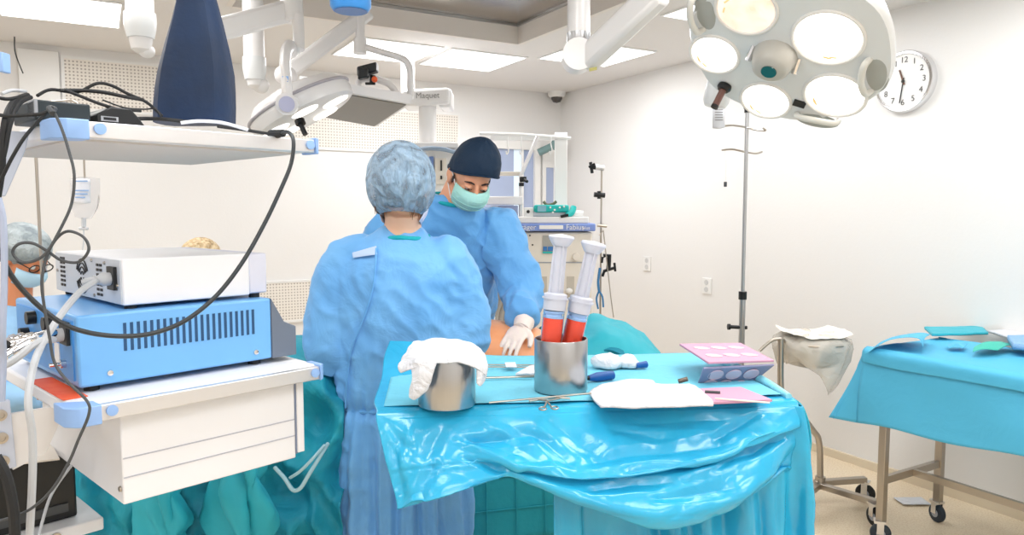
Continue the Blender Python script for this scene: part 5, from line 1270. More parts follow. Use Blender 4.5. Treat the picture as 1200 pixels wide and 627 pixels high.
# ---------------- canisters, gauze, syringes
zt0 = TZ+0.012
def canister(px, py, h, R, label, zb=zt0):
    c = Z(px, py, zb); c.y += R; c.x = (px-600)/850*c.y*1.0
    r = thing('steel_canister', label, 'canister', c, 'brushed steel canisters')
    mesh_obj('cylinder', lathe([(0, 0), (R*0.97, 0), (R, 0.003), (R, h-0.002), (R-0.001, h), (R-0.0025, h), (R-0.003, h-0.002), (R-0.003, 0.006), (0, 0.006)], c, seg=56), STEEL, r)
    return r, c
R1 = 0.0655
k1, c1 = canister(522.5, 482.5, 0.122, R1, 'brushed steel canister with white gauze draped over its mouth')
k2, c2 = canister(658, 464, 0.128, R1, 'brushed steel canister holding two large syringes')
# gauze draped over canister 1
zt_ = c1.z+0.122
def gz(x, y, dy): 
    return D(x, y, c1.y+dy)
g = [[gz(484, 402, 0.05), gz(505, 398, 0.09), gz(522, 398, 0.09), gz(542, 400, 0.08), gz(560, 408, 0.04)],
     [gz(476, 414, 0.0), gz(497, 402, 0.02), gz(520, 401, 0.02), gz(545, 404, 0.02), gz(568, 416, 0.0)],
     [gz(468, 430, -0.04), gz(490, 418, -0.055), gz(520, 416, -0.055), gz(548, 418, -0.055), gz(570, 430, -0.03)],
     [gz(469, 437, -0.05), gz(488, 431, -0.075), gz(518, 426, -0.078), gz(546, 427, -0.074), gz(567, 440, -0.045)]]
gs = sheet('', g, None, n=10, amp=0.006, fs_=22, ret=True)
tail = [[gz(480, 425, -0.06), gz(494, 424, -0.075), gz(512, 426, -0.08)], [gz(484, 441, -0.072), gz(494, 441, -0.084), gz(508, 437, -0.085)], [gz(480, 456, -0.075), gz(491, 459, -0.085), gz(503, 450, -0.08)], [gz(480, 465, -0.074), gz(485, 468, -0.08), gz(492, 463, -0.078)]]
t1 = sheet('', tail, None, n=8, amp=0.004, fs_=22, ret=True)
tail2 = [[gz(556, 424, -0.045), gz(563, 424, -0.035), gz(569, 428, -0.02)], [gz(558, 438, -0.06), gz(564, 438, -0.05), gz(569, 436, -0.02)], [gz(558, 449, -0.062), gz(561, 452, -0.056), gz(566, 446, -0.03)]]
t2 = sheet('', tail2, None, n=8, amp=0.003, fs_=22, ret=True)
tag(mesh_obj('gauze_cloth', join(gs, t1, t2), GAUZE, solid=0.004, angle=180), 'white gauze cloth draped over the left steel canister', 'gauze')

def syringe(base, tip_top, label, R=0.029):
    """base: bottom of the barrel inside the canister; tip_top: centre of the thumb disc"""
    ax = (tip_top-base).normalized(); L = (tip_top-base).length
    r = thing('syringe', label, 'syringe', base, 'large syringes in the steel canister')
    X_, Y_, A_2 = frame(ax)
    Lb = L*0.60
    mesh_obj('barrel', lathe([(0.004, 0.0), (0.006, 0.0), (0.007, 0.018), (R*0.9, 0.024), (R, 0.03), (R, Lb), (R-0.0018, Lb), (R-0.0018, 0.032), (0.005, 0.02), (0.004, 0.0)], base, ax, 36), PLASTIC if False else mat('barrel_clear', 'FFFFFF', 0.03, trans=1.0, ior=1.04), r)
    fl = L*0.46
    mesh_obj('fluid', lathe([(0, 0.033), (R-0.0022, 0.033), (R-0.0022, fl), (0, fl)], base, ax, 32), RED, r)
    mesh_obj('seal', lathe([(0, fl+0.0005), (R-0.0022, fl+0.0005), (R-0.0022, fl+0.006), (R-0.005, fl+0.008), (R-0.005, fl+0.011), (R-0.0022, fl+0.013), (R-0.0022, fl+0.018), (R*0.4, fl+0.022), (0, fl+0.022)], base, ax, 32), SEALB, r)
    mesh_obj('finger_flange', prism([base+ax*(Lb-0.004)+X_*(R*1.22*cos(t))+Y_*(R*1.12*sin(t)) for t in [2*pi*k/32 for k in range(32)]], ax*0.004), PLASTIC, r)
    mesh_obj('collar', lathe([(R*0.98, Lb-0.03), (R*1.05, Lb-0.03), (R*1.08, Lb+0.008), (R*0.7, Lb+0.012), (R*0.66, Lb+0.009), (R*0.98, Lb+0.004)], base, ax, 32), PLASTIC, r)
    pr = []
    pw = R*0.80
    for an_ in (0.4, 0.4+pi/2):
        d_ = X_*cos(an_)+Y_*sin(an_); e_ = ax.cross(d_)
        p_ = base+ax*(fl+0.02)
        pr.append(prism([p_-d_*pw, p_+d_*pw, p_+ax*(L-fl-0.03)+d_*pw*0.84, p_+ax*(L-fl-0.03)-d_*pw*0.84], e_*0.003))
    pr.append(lathe([(0, fl+0.02), (pw*0.72, fl+0.02), (pw*0.62, L-0.012), (0, L-0.012)], base, ax, 20))
    mesh_obj('plunger_rod', join(*pr), PLASTIC, r)
    mesh_obj('thumb_rest', lathe([(0, L-0.016), (pw*0.9, L-0.02), (R*1.08, L-0.006), (R*1.2, L+0.001), (R*1.12, L+0.006), (0, L+0.010)], base, ax, 32, sy=0.9), PLASTIC, r)
    return r
zb = c2.z+0.008
y2 = c2.y
s1t = D(658, 279, y2+0.0); s2t = D(695.5, 287, y2+0.012)
syringe(V((c2.x-0.036, y2-0.010, zb+0.004)), s1t, 'large red-filled syringe on the left in the canister, its plunger nearly upright', 0.0265)
syringe(V((c2.x+0.006, y2+0.022, zb+0.004)), s2t, 'large red-filled syringe on the right in the canister, leaning to the right', 0.0265)

# ---------------- rods, clips, instruments on the table
def onT(px, py, h=0.0): return Z(px, py, zt0+h)
tag(mesh_obj('steel_rod', join(tube([onT(566, 430, 0.006), onT(640, 430.5, 0.006)], 0.0022, 8), tube([onT(566, 427.5, 0.006), onT(640, 428, 0.006)], 0.0022, 8)), STEELR), 'thin steel cannula rod nearest the back edge of the table', 'surgical instrument')
tag(mesh_obj('steel_rod', join(tube([onT(566, 443, 0.004), onT(632, 441, 0.004)], 0.003, 8)), STEELR), 'second thin steel rod nearer the canisters', 'surgical instrument')
tag(mesh_obj('white_tab', boxf(onT(593, 431, 0.009), (0.03, 0.002, 0), (-0.004, 0.04, 0.004), (0, 0, 0.003)), GAUZE, bevel=0.0005), 'small white square tab clipped over the rear steel rod', 'tab')
tag(mesh_obj('gauze_point', prism([onT(604, 440, 0.003), onT(628, 440, 0.003), onT(629, 429, 0.003), onT(620, 431, 0.003)], UPV*0.006), GAUZE, bevel=0.001), 'small pointed piece of white gauze left of the syringe canister', 'gauze')
sc_a = onT(573, 472, 0.006); sc_b = onT(693, 461, 0.012)
ro = tag(mesh_obj('needle_holder', join(tube([sc_a, sc_a.lerp(sc_b, 0.5), sc_b], 0.0024, 8), tube([onT(620, 470, 0.004), onT(650, 466, 0.006), onT(668, 467, 0.006)], 0.0028, 8)), STEELR), 'long thin steel instrument lying in front of the syringe canister', 'surgical instrument')
def ring(c, r0, t0):
    return tube([c+V((cos(t)*r0, sin(t)*r0*1.4, 0)) for t in [2*pi*k/20 for k in range(20)]], t0, 6, closed=True)
sc = thing('scissors', 'small steel scissors lying open before the syringe canister', 'scissors', onT(640, 472, 0))
mesh_obj('blade', join(tube([onT(620, 467, 0.004), onT(641, 470, 0.006), onT(646, 477, 0.005)], 0.0022, 8), ring(onT(636, 479, 0.004), 0.008, 0.0018)), STEELR, sc)
mesh_obj('blade', join(tube([onT(661, 466, 0.004), onT(641, 470, 0.008), onT(638, 477, 0.005)], 0.0022, 8), ring(onT(650, 478, 0.004), 0.008, 0.0018)), STEELR, sc)
# folded towel
def cloth_slab(rows_px, h, lab, name, m=GAUZE, amp=0.002, fs_=20, cat='towel'):
    top_ = [[onT(x, y, hh) for x, y, hh in r_] for r_ in rows_px]
    a = sheet('', top_, None, n=6, amp=amp, fs_=fs_, ret=True)
    return tag(mesh_obj(name, a, m, solid=h, angle=180), lab, cat)
cloth_slab([[(706, 452, 0.007), (735, 447, 0.012), (762, 447, 0.012), (770, 451, 0.006), (808, 451, 0.007)], [(692, 460, 0.006), (730, 459, 0.013), (766, 457, 0.013), (778, 459, 0.006), (824, 460, 0.008)], [(694, 467, 0.007), (730, 468, 0.010), (770, 467, 0.010), (806, 467, 0.009), (834, 471, 0.007)], [(704, 478, 0.005), (735, 479, 0.008), (770, 478, 0.008), (806, 477, 0.008), (836, 476, 0.006)]], 0.005, 'white folded gauze towel lying flat before the mauve needle counter', 'folded_towel', amp=0.004, fs_=13)
def lump(cx, cy, rx, ry, rz, seed, lab, name='gauze_pad'):
    c = onT(cx, cy, rz*0.7)
    b = ell(c, rx, ry, rz, seg=28, rings=16)
    vs = []
    for p in b[0]:
        d = (p-c); d = d.normalized() if d.length > 0 else V((0, 0, 1))
        q = p+d*(0.007*nz(p, 40, seed)+0.004*ridge(p, 70, seed)); q.z = max(q.z, zt0+0.001); vs.append(q)
    return tag(mesh_obj(name, (vs, b[1]), GAUZE, angle=180), lab, 'gauze')
lump(712, 424, 0.045, 0.035, 0.022, 1, 'crumpled white gauze right behind the syringe canister')
lump(735, 425, 0.032, 0.03, 0.017, 5, 'smaller crumpled white gauze touching the blue cap')
p = thing('blue_pen', 'thick royal blue marker lying right of the syringe canister', 'marker', onT(700, 443))
a_ = onT(690, 443, 0.010); b_ = onT(718, 439.5, 0.010)
mesh_obj('barrel', tube([a_, a_.lerp(b_, 0.35), b_], [0.007, 0.0125, 0.0115], 18), PENB, p)
mesh_obj('tip', tube([a_+(a_-b_)*0.25, a_], [0.003, 0.006], 12), BLACK, p)
tag(mesh_obj('blue_cap', tube([onT(745, 428.5, 0.009), onT(757, 427, 0.009)], [0.007, 0.010], 16), PENB), 'small royal blue cap beside the crumpled gauze', 'marker')  # loose blue cap only, not a whole marker
# mauve needle counter: a folded foam tray with round wells
nc = thing('needle_counter', 'open mauve and grey-violet tray with round wells standing on the table', 'needle counter', onT(868, 462))
Yn = 1.88
hL, hR = D(824, 427, Yn+0.03), D(907, 424, Yn+0.05)          # hinge line of the two leaves... front edge
def leaf(q, nr, ncs, m, wellm, th, rr, name, keep=0.82):
    """q: four corners in order; a slab pierced by round wells"""
    a, b, c, d = [V(p) for p in q]
    n_ = (b-a).cross(d-a).normalized()
    slabm = mesh_obj(name, prism([a, b, c, d], n_*th), m, nc, bevel=0.0015)
    for i in range(nr):
        for j_ in range(ncs):
            u_ = (j_+0.5)/ncs*keep+(1-keep)/2; v_ = (i+0.5)/nr*keep+(1-keep)/2
            cpt = a.lerp(b, u_).lerp(d.lerp(c, u_), v_)
            X1 = (b-a).normalized(); Y1 = n_.cross(X1)
            for sgn, off in ((1, th), (-1, 0)):
                mesh_obj('well', lathe([(0, 0.0008), (rr, 0.0008), (rr, 0.0016), (rr*1.06, 0.0016), (rr*1.06, 0.0)], cpt+n_*off, n_*sgn, 28, X1), wellm if sgn < 0 else MATS['well_mauve'], slabm)
    return slabm
mat('well_mauve', 'DDBFD0', 0.3); mat('well_pale', 'CFEAF2', 0.15, coat=0.5)
q_top = [D(830, 427, 1.80), D(907, 424.5, 1.86), D(868, 404, 2.10), D(796, 405, 2.04)]
leaf(q_top, 2, 3, MAUVE, MATS['well_pale'], 0.006, 0.021, 'upper_leaf')
q_low = [D(815, 455, 1.87), D(867, 458, 1.90), D(907, 426, 1.86), D(824, 430, 1.80)]
leaf(q_low, 2, 3, MAUVED, MATS['well_pale'], 0.006, 0.0195, 'lower_leaf', keep=0.84)
q_base = [onT(835, 474, 0.001), onT(905, 471, 0.001), onT(868, 456, 0.001), onT(815, 458, 0.001)]
a, b, c, d = q_base
mesh_obj('base_leaf', prism(q_base, UPV*0.006), MAUVE, nc, bevel=0.001)
mesh_obj('rolled_strip', tube([onT(838, 467, 0.011), onT(902, 472, 0.008)], 0.002, 8), CREAM, nc)
tag(mesh_obj('forceps_tip', tube([onT(795, 447, 0.012), onT(806, 444, 0.02)], 0.006, 10), mat('dark_bronze', '6F655C', 0.35, 0.8), bevel=0.001), 'small dark metal tip beside the lower leaf of the needle counter', 'surgical instrument')
tag(mesh_obj('black_slide', tube([onT(826, 459, 0.010), onT(844, 460, 0.010)], 0.0035, 8), DKGREY), 'small dark bar between towel and mauve base leaf', 'surgical instrument')

# ================================================================ PEOPLE
def basis(fwd, up, roll=0):
    f = V(fwd).normalized(); u_ = V(up); r_ = f.cross(u_).normalized(); u_ = r_.cross(f)
    if roll:
        q = Matrix.Rotation(roll, 3, f); r_ = q@r_; u_ = q@u_
    return Matrix((r_, f, u_)).transposed()
def head_vf(c, M, k=1.0):
    """head in its own frame: x right, y forward, z up; about 0.23 tall"""
    def P(x, y, z): return V(c)+M@V((x*k, y*k, z*k))
    def E(x, y, z, a, b, h, seg=22): return ell(P(x, y, z), a*k, b*k, h*k, M, seg)
    L = [E(0, -0.012, 0.032, 0.076, 0.097, 0.083), E(0, 0.022, -0.035, 0.062, 0.070, 0.075), E(0, 0.052, -0.088, 0.030, 0.028, 0.022),
         E(0, 0.066, 0.028, 0.050, 0.020, 0.016), E(0.034, 0.062, -0.022, 0.022, 0.020, 0.020), E(-0.034, 0.062, -0.022, 0.022, 0.020, 0.020),
         tube([P(0, 0.084, 0.018), P(0, 0.097, -0.008), P(0, 0.104, -0.028)], [0.008*k, 0.010*k, 0.014*k], 12), E(0, 0.096, -0.030, 0.017, 0.012, 0.010),
         E(0, 0.084, -0.056, 0.024, 0.010, 0.008)]
    for s in (-1, 1):
        L.append(E(s*0.078, -0.012, -0.006, 0.010, 0.020, 0.033))
        L.append(E(s*0.084, -0.020, 0.004, 0.008, 0.014, 0.022))
        L.append(E(s*0.032, 0.078, 0.010, 0.016, 0.012, 0.010))
    return join(*L)
def limb(pts, rs, n=5): return tube(spline(pts, n), rs, 18)
def hand_vf(w_, d, nrm, s=1.0, curl=0.5, thumb=1, spread=0.10):
    """open hand: wrist point, pointing direction, back-of-hand normal"""
    d = V(d).normalized(); nrm = V(nrm); nrm = (nrm-d*nrm.dot(d)).normalized(); sd = d.cross(nrm)*thumb
    M = Matrix((sd, d, nrm)).transposed()
    w_ = V(w_)
    L = [ell(w_+d*0.055*s, 0.043*s, 0.052*s, 0.016*s, M, 20), ell(w_+d*0.075*s, 0.041*s, 0.025*s, 0.014*s, M, 20), tube([w_-d*0.05*s, w_, w_+d*0.03*s], [0.031*s, 0.029*s, 0.028*s], 16, flat=0.8)]
    for i, (off, ln) in enumerate(((-0.030, 0.060), (-0.0105, 0.074), (0.0105, 0.080), (0.031, 0.070))):
        b = w_+d*0.088*s+sd*off*s
        dd = (d+sd*off*spread*22).normalized()
        q = [b-dd*0.02*s]; p = b
        ang = 0.15
        for fr in (0.45, 0.30, 0.25):
            q.append(p); p = p+(dd*cos(ang)-nrm*sin(ang))*ln*s*fr; ang += curl*0.55
        q.append(p)
        L.append(tube(spline(q, 4), [0.0095*s, 0.0098*s, 0.009*s, 0.0078*s, 0.006*s], 12))
    b = w_+d*0.022*s+sd*0.030*s
    L.append(tube(spline([b-sd*0.012*s, b+sd*0.018*s+d*0.022*s-nrm*0.006*s, b+sd*0.030*s+d*0.048*s-nrm*0.012*s, b+sd*0.034*s+d*0.068*s-nrm*0.018*s], 4), [0.015*s, 0.013*s, 0.011*s, 0.008*s], 12))
    return remesh(join(*L), 0.0036*s, 3)
def band(c, M, rx, ry, a0, a1, prof, n=28, k=1.0, amp=0.0):
    """strip round the head between angles a0..a1 (0 = straight ahead), prof: (z, scale)"""
    rows = []
    for (z, sc_, yo) in prof:
        row = []
        for i in range(n+1):
            a = a0+(a1-a0)*i/n
            row.append(V(c)+M@V((sin(a)*rx*sc_*k, (cos(a)*ry*sc_+yo)*k, z*k)))
        rows.append(row)
    return sheet('', rows, None, n=2, amp=amp, fs_=30, ret=True)
def gownfold(seed, waist=None, s=1.0):
    def f(p, n):
        d = 0.015*ridge((p.x*1.2+p.z*0.35, p.y*1.2, p.z*0.55-p.x*0.3), 4.5, seed)
        d += 0.009*ridge((p.x, p.y, p.z*0.45), 10, seed+3)
        d += 0.006*ridge((p.x+p.z*0.5, p.y-p.z*0.4, p.z*0.9), 15, seed+5)+0.003*nz(p, 26, seed)-0.002
        if waist is not None:
            if p.z < waist:
                a = math.atan2(p.y-2.38, p.x+0.36)
                g_ = min(1, (waist-p.z)/0.15)
                d += g_*(0.014*sin(a*13+2*nz((p.x, p.y, 0), 3, seed)+p.z*1.2)+0.007*sin(a*29+1))
            g = math.exp(-((p.z-waist)/0.018)**2); d -= 0.014*g
            g = math.exp(-((p.z-waist)/0.09)**2); a = math.atan2(p.y-2.38, p.x+0.36); d += 0.005*g*sin(a*34+nz(p, 6)*3)
        return d*s-0.004
    return f

# ---------------------------------------------------------------- woman, back to the camera
wx, wy = -0.372, 2.38
WO = thing('person', 'person seen from behind in a blue surgical gown and puffy pale blue bouffant cap', 'person', V((wx, wy, 0)))
WM = basis((0.12, 0.95, -0.30), UPV, radians(0))
WH = D(473, 226, 2.37)
wb_ = [head_vf(WH, WM, 1.0),
       limb([WH+V((0, -0.01, -0.06)), V((wx+0.015, wy-0.005, 1.50)), V((wx, wy, 1.42))], [0.062, 0.060, 0.085]),
       loft([(V((wx, wy, 1.44)), 0.10, 0.07, 0), (V((wx, wy, 1.38)), 0.17, 0.09, 0), (V((wx, wy, 1.2)), 0.15, 0.10, 0), (V((wx, wy, 1.0)), 0.13, 0.09, 0), (V((wx, wy, 0.86)), 0.16, 0.11, 0)])]
# arms and legs of the body inside the gown
wj = {'ls': V((-0.525, 2.38, 1.375)), 'le': V((-0.588, 2.36, 1.10)), 'lw': V((-0.49, 2.58, 1.05)), 'rs': V((-0.205, 2.38, 1.375)), 're': V((-0.168, 2.39, 1.12)), 'rw': V((-0.21, 2.60, 1.10))}
for s in 'lr': wb_.append(limb([V((wx, wy, 1.37)), wj[s+'s'], wj[s+'e'], wj[s+'w']], [0.06, 0.048, 0.038, 0.026]))
for sx in (-0.09, 0.09): wb_.append(limb([V((wx+sx, wy, 0.88)), V((wx+sx*1.05, wy+0.01, 0.5)), V((wx+sx*1.05, wy, 0.08))], [0.08, 0.055, 0.04]))
mesh_obj('body', remesh(join(*wb_), 0.006, 4), SKINP, WO, angle=180)
tor_w = loft([(V((wx+0.012, wy, 1.487)), 0.060, 0.060, 0), (V((wx+0.008, wy-0.005, 1.462)), 0.098, 0.075, 0), (V((wx, wy, 1.432)), 0.155, 0.095, 0), (V((wx, wy, 1.395)), 0.205, 0.115, 0), (V((wx, wy, 1.33)), 0.225, 0.13, 0),
              (V((wx, wy, 1.22)), 0.222, 0.135, 0), (V((wx-0.005, wy, 1.08)), 0.205, 0.135, 0), (V((wx-0.015, wy, 0.93)), 0.185, 0.13, 0), (V((wx-0.018, wy, 0.84)), 0.20, 0.14, 0), (V((wx-0.02, wy, 0.62)), 0.222, 0.15, 0), (V((wx-0.02, wy, 0.3)), 0.24, 0.165, 0)], 48)
gparts = [tor_w]
gparts.append(limb([V((wx-0.06, wy, 1.37)), wj['ls'], V((-0.578, 2.365, 1.25)), wj['le']+V((-0.0, 0, 0.0)), wj['lw'].lerp(wj['le'], 0.4), wj['lw']], [0.08, 0.082, 0.08, 0.078, 0.06, 0.040]))
gparts.append(limb([V((wx+0.06, wy, 1.37)), wj['rs'], V((-0.168, 2.385, 1.25)), wj['re'], wj['rw'].lerp(wj['re'], 0.4), wj['rw']], [0.08, 0.082, 0.08, 0.076, 0.06, 0.040]))
gv = remesh(join(*gparts), 0.0062, 6, gownfold(3, 0.915))
gw = mesh_obj('gown', gv, GOWN, WO, angle=180)
# neck ribbing, back opening edge, tie, tape tab
col_ = [V((wx+0.012+0.066*cos(t)*1.0, wy+0.064*sin(t), 1.492+0.012*sin(t)-0.0)) for t in [2*pi*k/40 for k in range(40)]]
col_ = [V((wx+0.012+0.085*cos(t), wy-0.005+0.072*sin(t), 1.478+0.010*sin(t)-0.012*abs(cos(t)))) for t in [2*pi*k/40 for k in range(40)]]
mesh_obj('collar', tube(col_, 0.0085, 8, closed=True), TEALRIB, WO)
def near_surf(vf, px, py, lift=0.003, tol=5):
    """nearest point of a garment under a sight line, lifted off the cloth"""
    r = ray(px, py).normalized(); best = None
    for p in vf[0]:
        q = p-CP; t = q.dot(r); dist = (q-r*t).length
        if dist < 0.008 and (best is None or t < best): best = t
    return CP+r*((best if best else 2.3)-lift)
edge = [near_surf(gv, x, y) for x, y in ((441, 291), (440, 310), (438, 330), (433, 352), (424, 378), (413, 405), (408, 430), (406, 455), (405, 478))]
mesh_obj('back_seam', tube(spline(edge, 4), 0.0035, 6), GOWN2, WO)
tab = [near_surf(gv, x, y, 0.004) for x, y in ((413, 296), (441, 288), (442, 298), (414, 302))]
mesh_obj('tape_tab', prism([tab[0], tab[1], tab[2], tab[3]], V((0, -0.003, 0))), mat('tape_tab_pale', 'BCD2EE', 0.5), WO)
tie = []
for k in range(48):
    t = 2*pi*k/48
    tie.append(V((wx-0.015+0.186*cos(t)*1.0, wy+0.130*sin(t), 0.915+0.004*sin(3*t))))
mesh_obj('waist_tie', tube(tie, 0.0075, 8, closed=True), GOWN2, WO)
mesh_obj('tie_end', tube(spline([near_surf(gv, 398, 487, 0.008), near_surf(gv, 393, 520, 0.008), near_surf(gv, 386, 560, 0.008)], 5), 0.006, 8), GOWN2, WO)
# hair, bouffant
hr = []
for s in (-1, 1):
    hr.append(ell(WH+WM@V((s*0.066, -0.03, -0.045)), 0.014, 0.030, 0.034, WM))
hr.append(ell(D(470.5, 207, 2.35), 0.090, 0.100, 0.105, WM))
mesh_obj('hair', remesh(join(*hr), 0.005, 2, lambda p, n: 0.004*ridge(p, 40)), mat('dark_brown_hair', '3C3230', 0.6, col2='66564E', nscale=35), WO, angle=180)
wisps = []
for k in range(26):
    s = -1 if k % 2 else 1
    a_ = WH+WM@V((s*random.uniform(0.045, 0.072), random.uniform(-0.085, -0.03), -0.05)); b_ = a_+V((random.uniform(-0.008, 0.008)-s*0.008, -0.002, -random.uniform(0.03, 0.055)))
    wisps.append(tube([a_, a_.lerp(b_, 0.5)+V((0, -0.004, 0)), b_], [0.0022, 0.0018, 0.0006], 5))
mesh_obj('loose_hair', join(*wisps), HAIRB, WO)
def bouf(c, rx, ry, rz, M, seed, gather=-0.8, taper=0.0):
    seg, rg = 96, 40; vs, fs, rows = [], [], []
    for i in range(rg+1):
        ph = pi*(i/rg)*0.80
        row = []
        for k in range(seg):
            t = 2*pi*k/seg; r_ = sin(ph)
            z = cos(ph); 
            g_ = max(0, (i/rg-0.62)/0.38)
            q = 1+0.04*nz((cos(t)*2, sin(t)*2, z*2), 1.4, seed)
            q *= 1+g_*(0.045*sin(t*22+3*nz((cos(t), sin(t), 0), 2, seed)))+0.012*sin(t*14+z*3)*(1-g_)*min(1, r_*2)
            q += 0.018*ridge((cos(t)*1.5, sin(t)*1.5, z), 3.2, seed)
            p = V((cos(t)*rx*r_*q, sin(t)*ry*r_*q, z*rz*(1.0 if z > 0 else 0.95)))
            if g_ > 0.9: p.x *= 0.97; p.y *= 0.97
            row.append(len(vs)); vs.append(V(c)+M@p)
            if i == 0: break
        rows.append(row)
    for a, b in zip(rows, rows[1:]):
        for k in range(seg):
            k2 = (k+1) % seg
            if len(a) == 1: fs.append((a[0], b[k], b[k2]))
            else: fs.append((a[k], b[k], b[k2], a[k2]))
    return vs, fs
BM = basis((0.12, 0.95, -0.14), V((-0.03, 0, 1)))
bf_ = bouf(D(470.5, 214, 2.34), 0.1075, 0.135, 0.135, BM, 2)
mesh_obj('bouffant_cap', bf_, BOUF, WO, solid=0.001, angle=180)
# elastic hem of the cap and ear loops of the mask
mesh_obj('ear_loop', tube(spline([WH+WM@V((0.078, -0.015, -0.02)), WH+WM@V((0.088, -0.03, -0.035)), WH+WM@V((0.078, 0.0, -0.06)), WH+WM@V((0.06, 0.05, -0.06))], 4), 0.0025, 6), ELAST, WO)
mesh_obj('mask', band(WH, WM, 0.074, 0.105, -1.6, 1.6, [(-0.0, 1.0, 0.0), (-0.03, 1.08, 0.005), (-0.06, 1.05, 0.0), (-0.1, 0.85, -0.01)], k=1.0), mat('mask_pale_violet', 'DCDCEF', 0.7), WO, solid=0.0015, angle=180)
for nm, wv, dd, th in (('glove', wj['lw'], V((0.25, 0.9, -0.1)), 1), ('glove', wj['rw'], V((-0.2, 0.9, 0.05)), -1)):
    mesh_obj(nm, hand_vf(wv, dd, UPV, 0.95, 0.5, th), GLOVE, WO, angle=180)
for sx in (-0.095, 0.095):
    mesh_obj('shoe', remesh(join(ell(V((wx+sx, wy+0.05, 0.045)), 0.045, 0.13, 0.045), ell(V((wx+sx, wy-0.03, 0.06)), 0.04, 0.06, 0.055)), 0.008, 2), WHITE, WO, angle=180)

# ---------------------------------------------------------------- man facing the camera
MO = thing('person', 'surgeon in a navy cap, pale green mask and blue gown, head bent over the patient', 'person', V((-0.29, 3.25, 0)))
MM_ = basis((0.30, -0.80, -0.58), V((0.10, 0, 1)), radians(0))
MH = D(551, 209, 2.93)
mm = MM_
ms_ = {'ls': V((-0.065, 3.07, 1.465)), 'le': V((0.042, 2.97, 1.225)), 'lw': V((0.048, 2.78, 1.125)), 'rs': V((-0.50, 3.07, 1.465)), 're': V((-0.615, 2.98, 1.26)), 'rw': V((-0.50, 2.78, 1.13))}
mb = [head_vf(MH, MM_, 1.03), limb([MH+MM_@V((0, -0.04, -0.03)), V((-0.235, 2.985, 1.60)), V((-0.275, 3.04, 1.53))], [0.070, 0.064, 0.085]),
      loft([(V((-0.28, 3.05, 1.54)), 0.09, 0.07, 0), (V((-0.283, 3.08, 1.46)), 0.18, 0.09, 0), (V((-0.29, 3.15, 1.3)), 0.17, 0.10, 0), (V((-0.3, 3.22, 1.08)), 0.15, 0.10, 0), (V((-0.3, 3.24, 0.92)), 0.16, 0.10, 0)])]
for s in 'lr': mb.append(limb([V((-0.28, 3.08, 1.46)), ms_[s+'s'], ms_[s+'e'], ms_[s+'w']], [0.07, 0.052, 0.042, 0.028]))
for sx in (-0.1, 0.1): mb.append(limb([V((-0.3+sx, 3.24, 0.95)), V((-0.3+sx, 3.26, 0.52)), V((-0.3+sx, 3.27, 0.08))], [0.09, 0.06, 0.042]))
mesh_obj('body', remesh(join(*mb), 0.0048, 3), SKIN, MO, angle=180)
tor_m = loft([(V((-0.258, 3.005, 1.605)), 0.066, 0.062, 0.1), (V((-0.268, 3.03, 1.572)), 0.105, 0.082, 0), (V((-0.275, 3.05, 1.54)), 0.155, 0.10, 0), (V((-0.283, 3.08, 1.48)), 0.215, 0.12, 0), (V((-0.285, 3.11, 1.40)), 0.225, 0.13, 0),
              (V((-0.29, 3.17, 1.25)), 0.215, 0.135, 0), (V((-0.295, 3.23, 1.1)), 0.2, 0.12, 0), (V((-0.3, 3.26, 0.9)), 0.20, 0.12, 0), (V((-0.3, 3.29, 0.35)), 0.22, 0.135, 0)], 44)
gp = [tor_m,
      limb([V((-0.15, 3.08, 1.45)), ms_['ls'], V((-0.005, 3.03, 1.35)), ms_['le'], ms_['le'].lerp(ms_['lw'], 0.5), ms_['lw']+V((-0.002, 0.012, 0.004))], [0.085, 0.086, 0.080, 0.074, 0.066, 0.050]),
      limb([V((-0.42, 3.08, 1.45)), ms_['rs'], V((-0.575, 3.03, 1.36)), ms_['re'], ms_['re'].lerp(ms_['rw'], 0.5), ms_['rw']], [0.085, 0.086, 0.080, 0.074, 0.064, 0.046])]
gm = remesh(join(*gp), 0.0062, 5, gownfold(11, None, 1.35))
mesh_obj('gown', gm, GOWN2, MO, angle=180)
cl = [V((-0.256+0.079*cos(t), 2.997+0.070*sin(t), 1.60+0.030*sin(t)+0.018*cos(t+2.6))) for t in [2*pi*k/40 for k in range(40)]]
mesh_obj('collar', tube(cl, 0.009, 8, closed=True), TEALRIB, MO)
# cap: most of a skull shell, cut along the brow line
def cap_vf(c, M, k):
    seg, rg = 64, 22; vs, fs, rows = [], [], []
    for i in range(rg+1):
        row = []
        for kk in range(seg):
            t = 2*pi*kk/seg
            # lowest angle: higher in front (brow), lower behind
            phm = radians(88)+radians(16)*(-sin(t)*0.9)+radians(3)*cos(2*t)
            ph = phm*(i/rg)
            q = 1+0.02*nz((cos(t), sin(t), ph), 2.5, 4)+0.012*ridge((cos(t)*1.4, sin(t)*1.4, ph), 2.2, 1)
            p = V((-0.012-0.012*cos(ph)+0.096*cos(t)*sin(ph)*q, -0.016+0.118*sin(t)*sin(ph)*q, 0.022+0.140*cos(ph)*q))
            row.append(len(vs)); vs.append(V(c)+M@(p*k))
            if i == 0: break
        rows.append(row)
    for a, b in zip(rows, rows[1:]):
        for kk in range(seg):
            k2 = (kk+1) % seg
            if len(a) == 1: fs.append((a[0], b[kk], b[k2]))
            else: fs.append((a[kk], b[kk], b[k2], a[k2]))
    rim = [vs[j_] for j_ in rows[-1]]
    return (vs, fs), rim
cv, rim = cap_vf(MH, MM_, 1.04)
cp_ = mesh_obj('surgical_cap', cv, CAPN, MO, solid=0.002, angle=180)
mesh_obj('cap_band', tube(rim, 0.0032, 6, closed=True), CAPN, cp_)
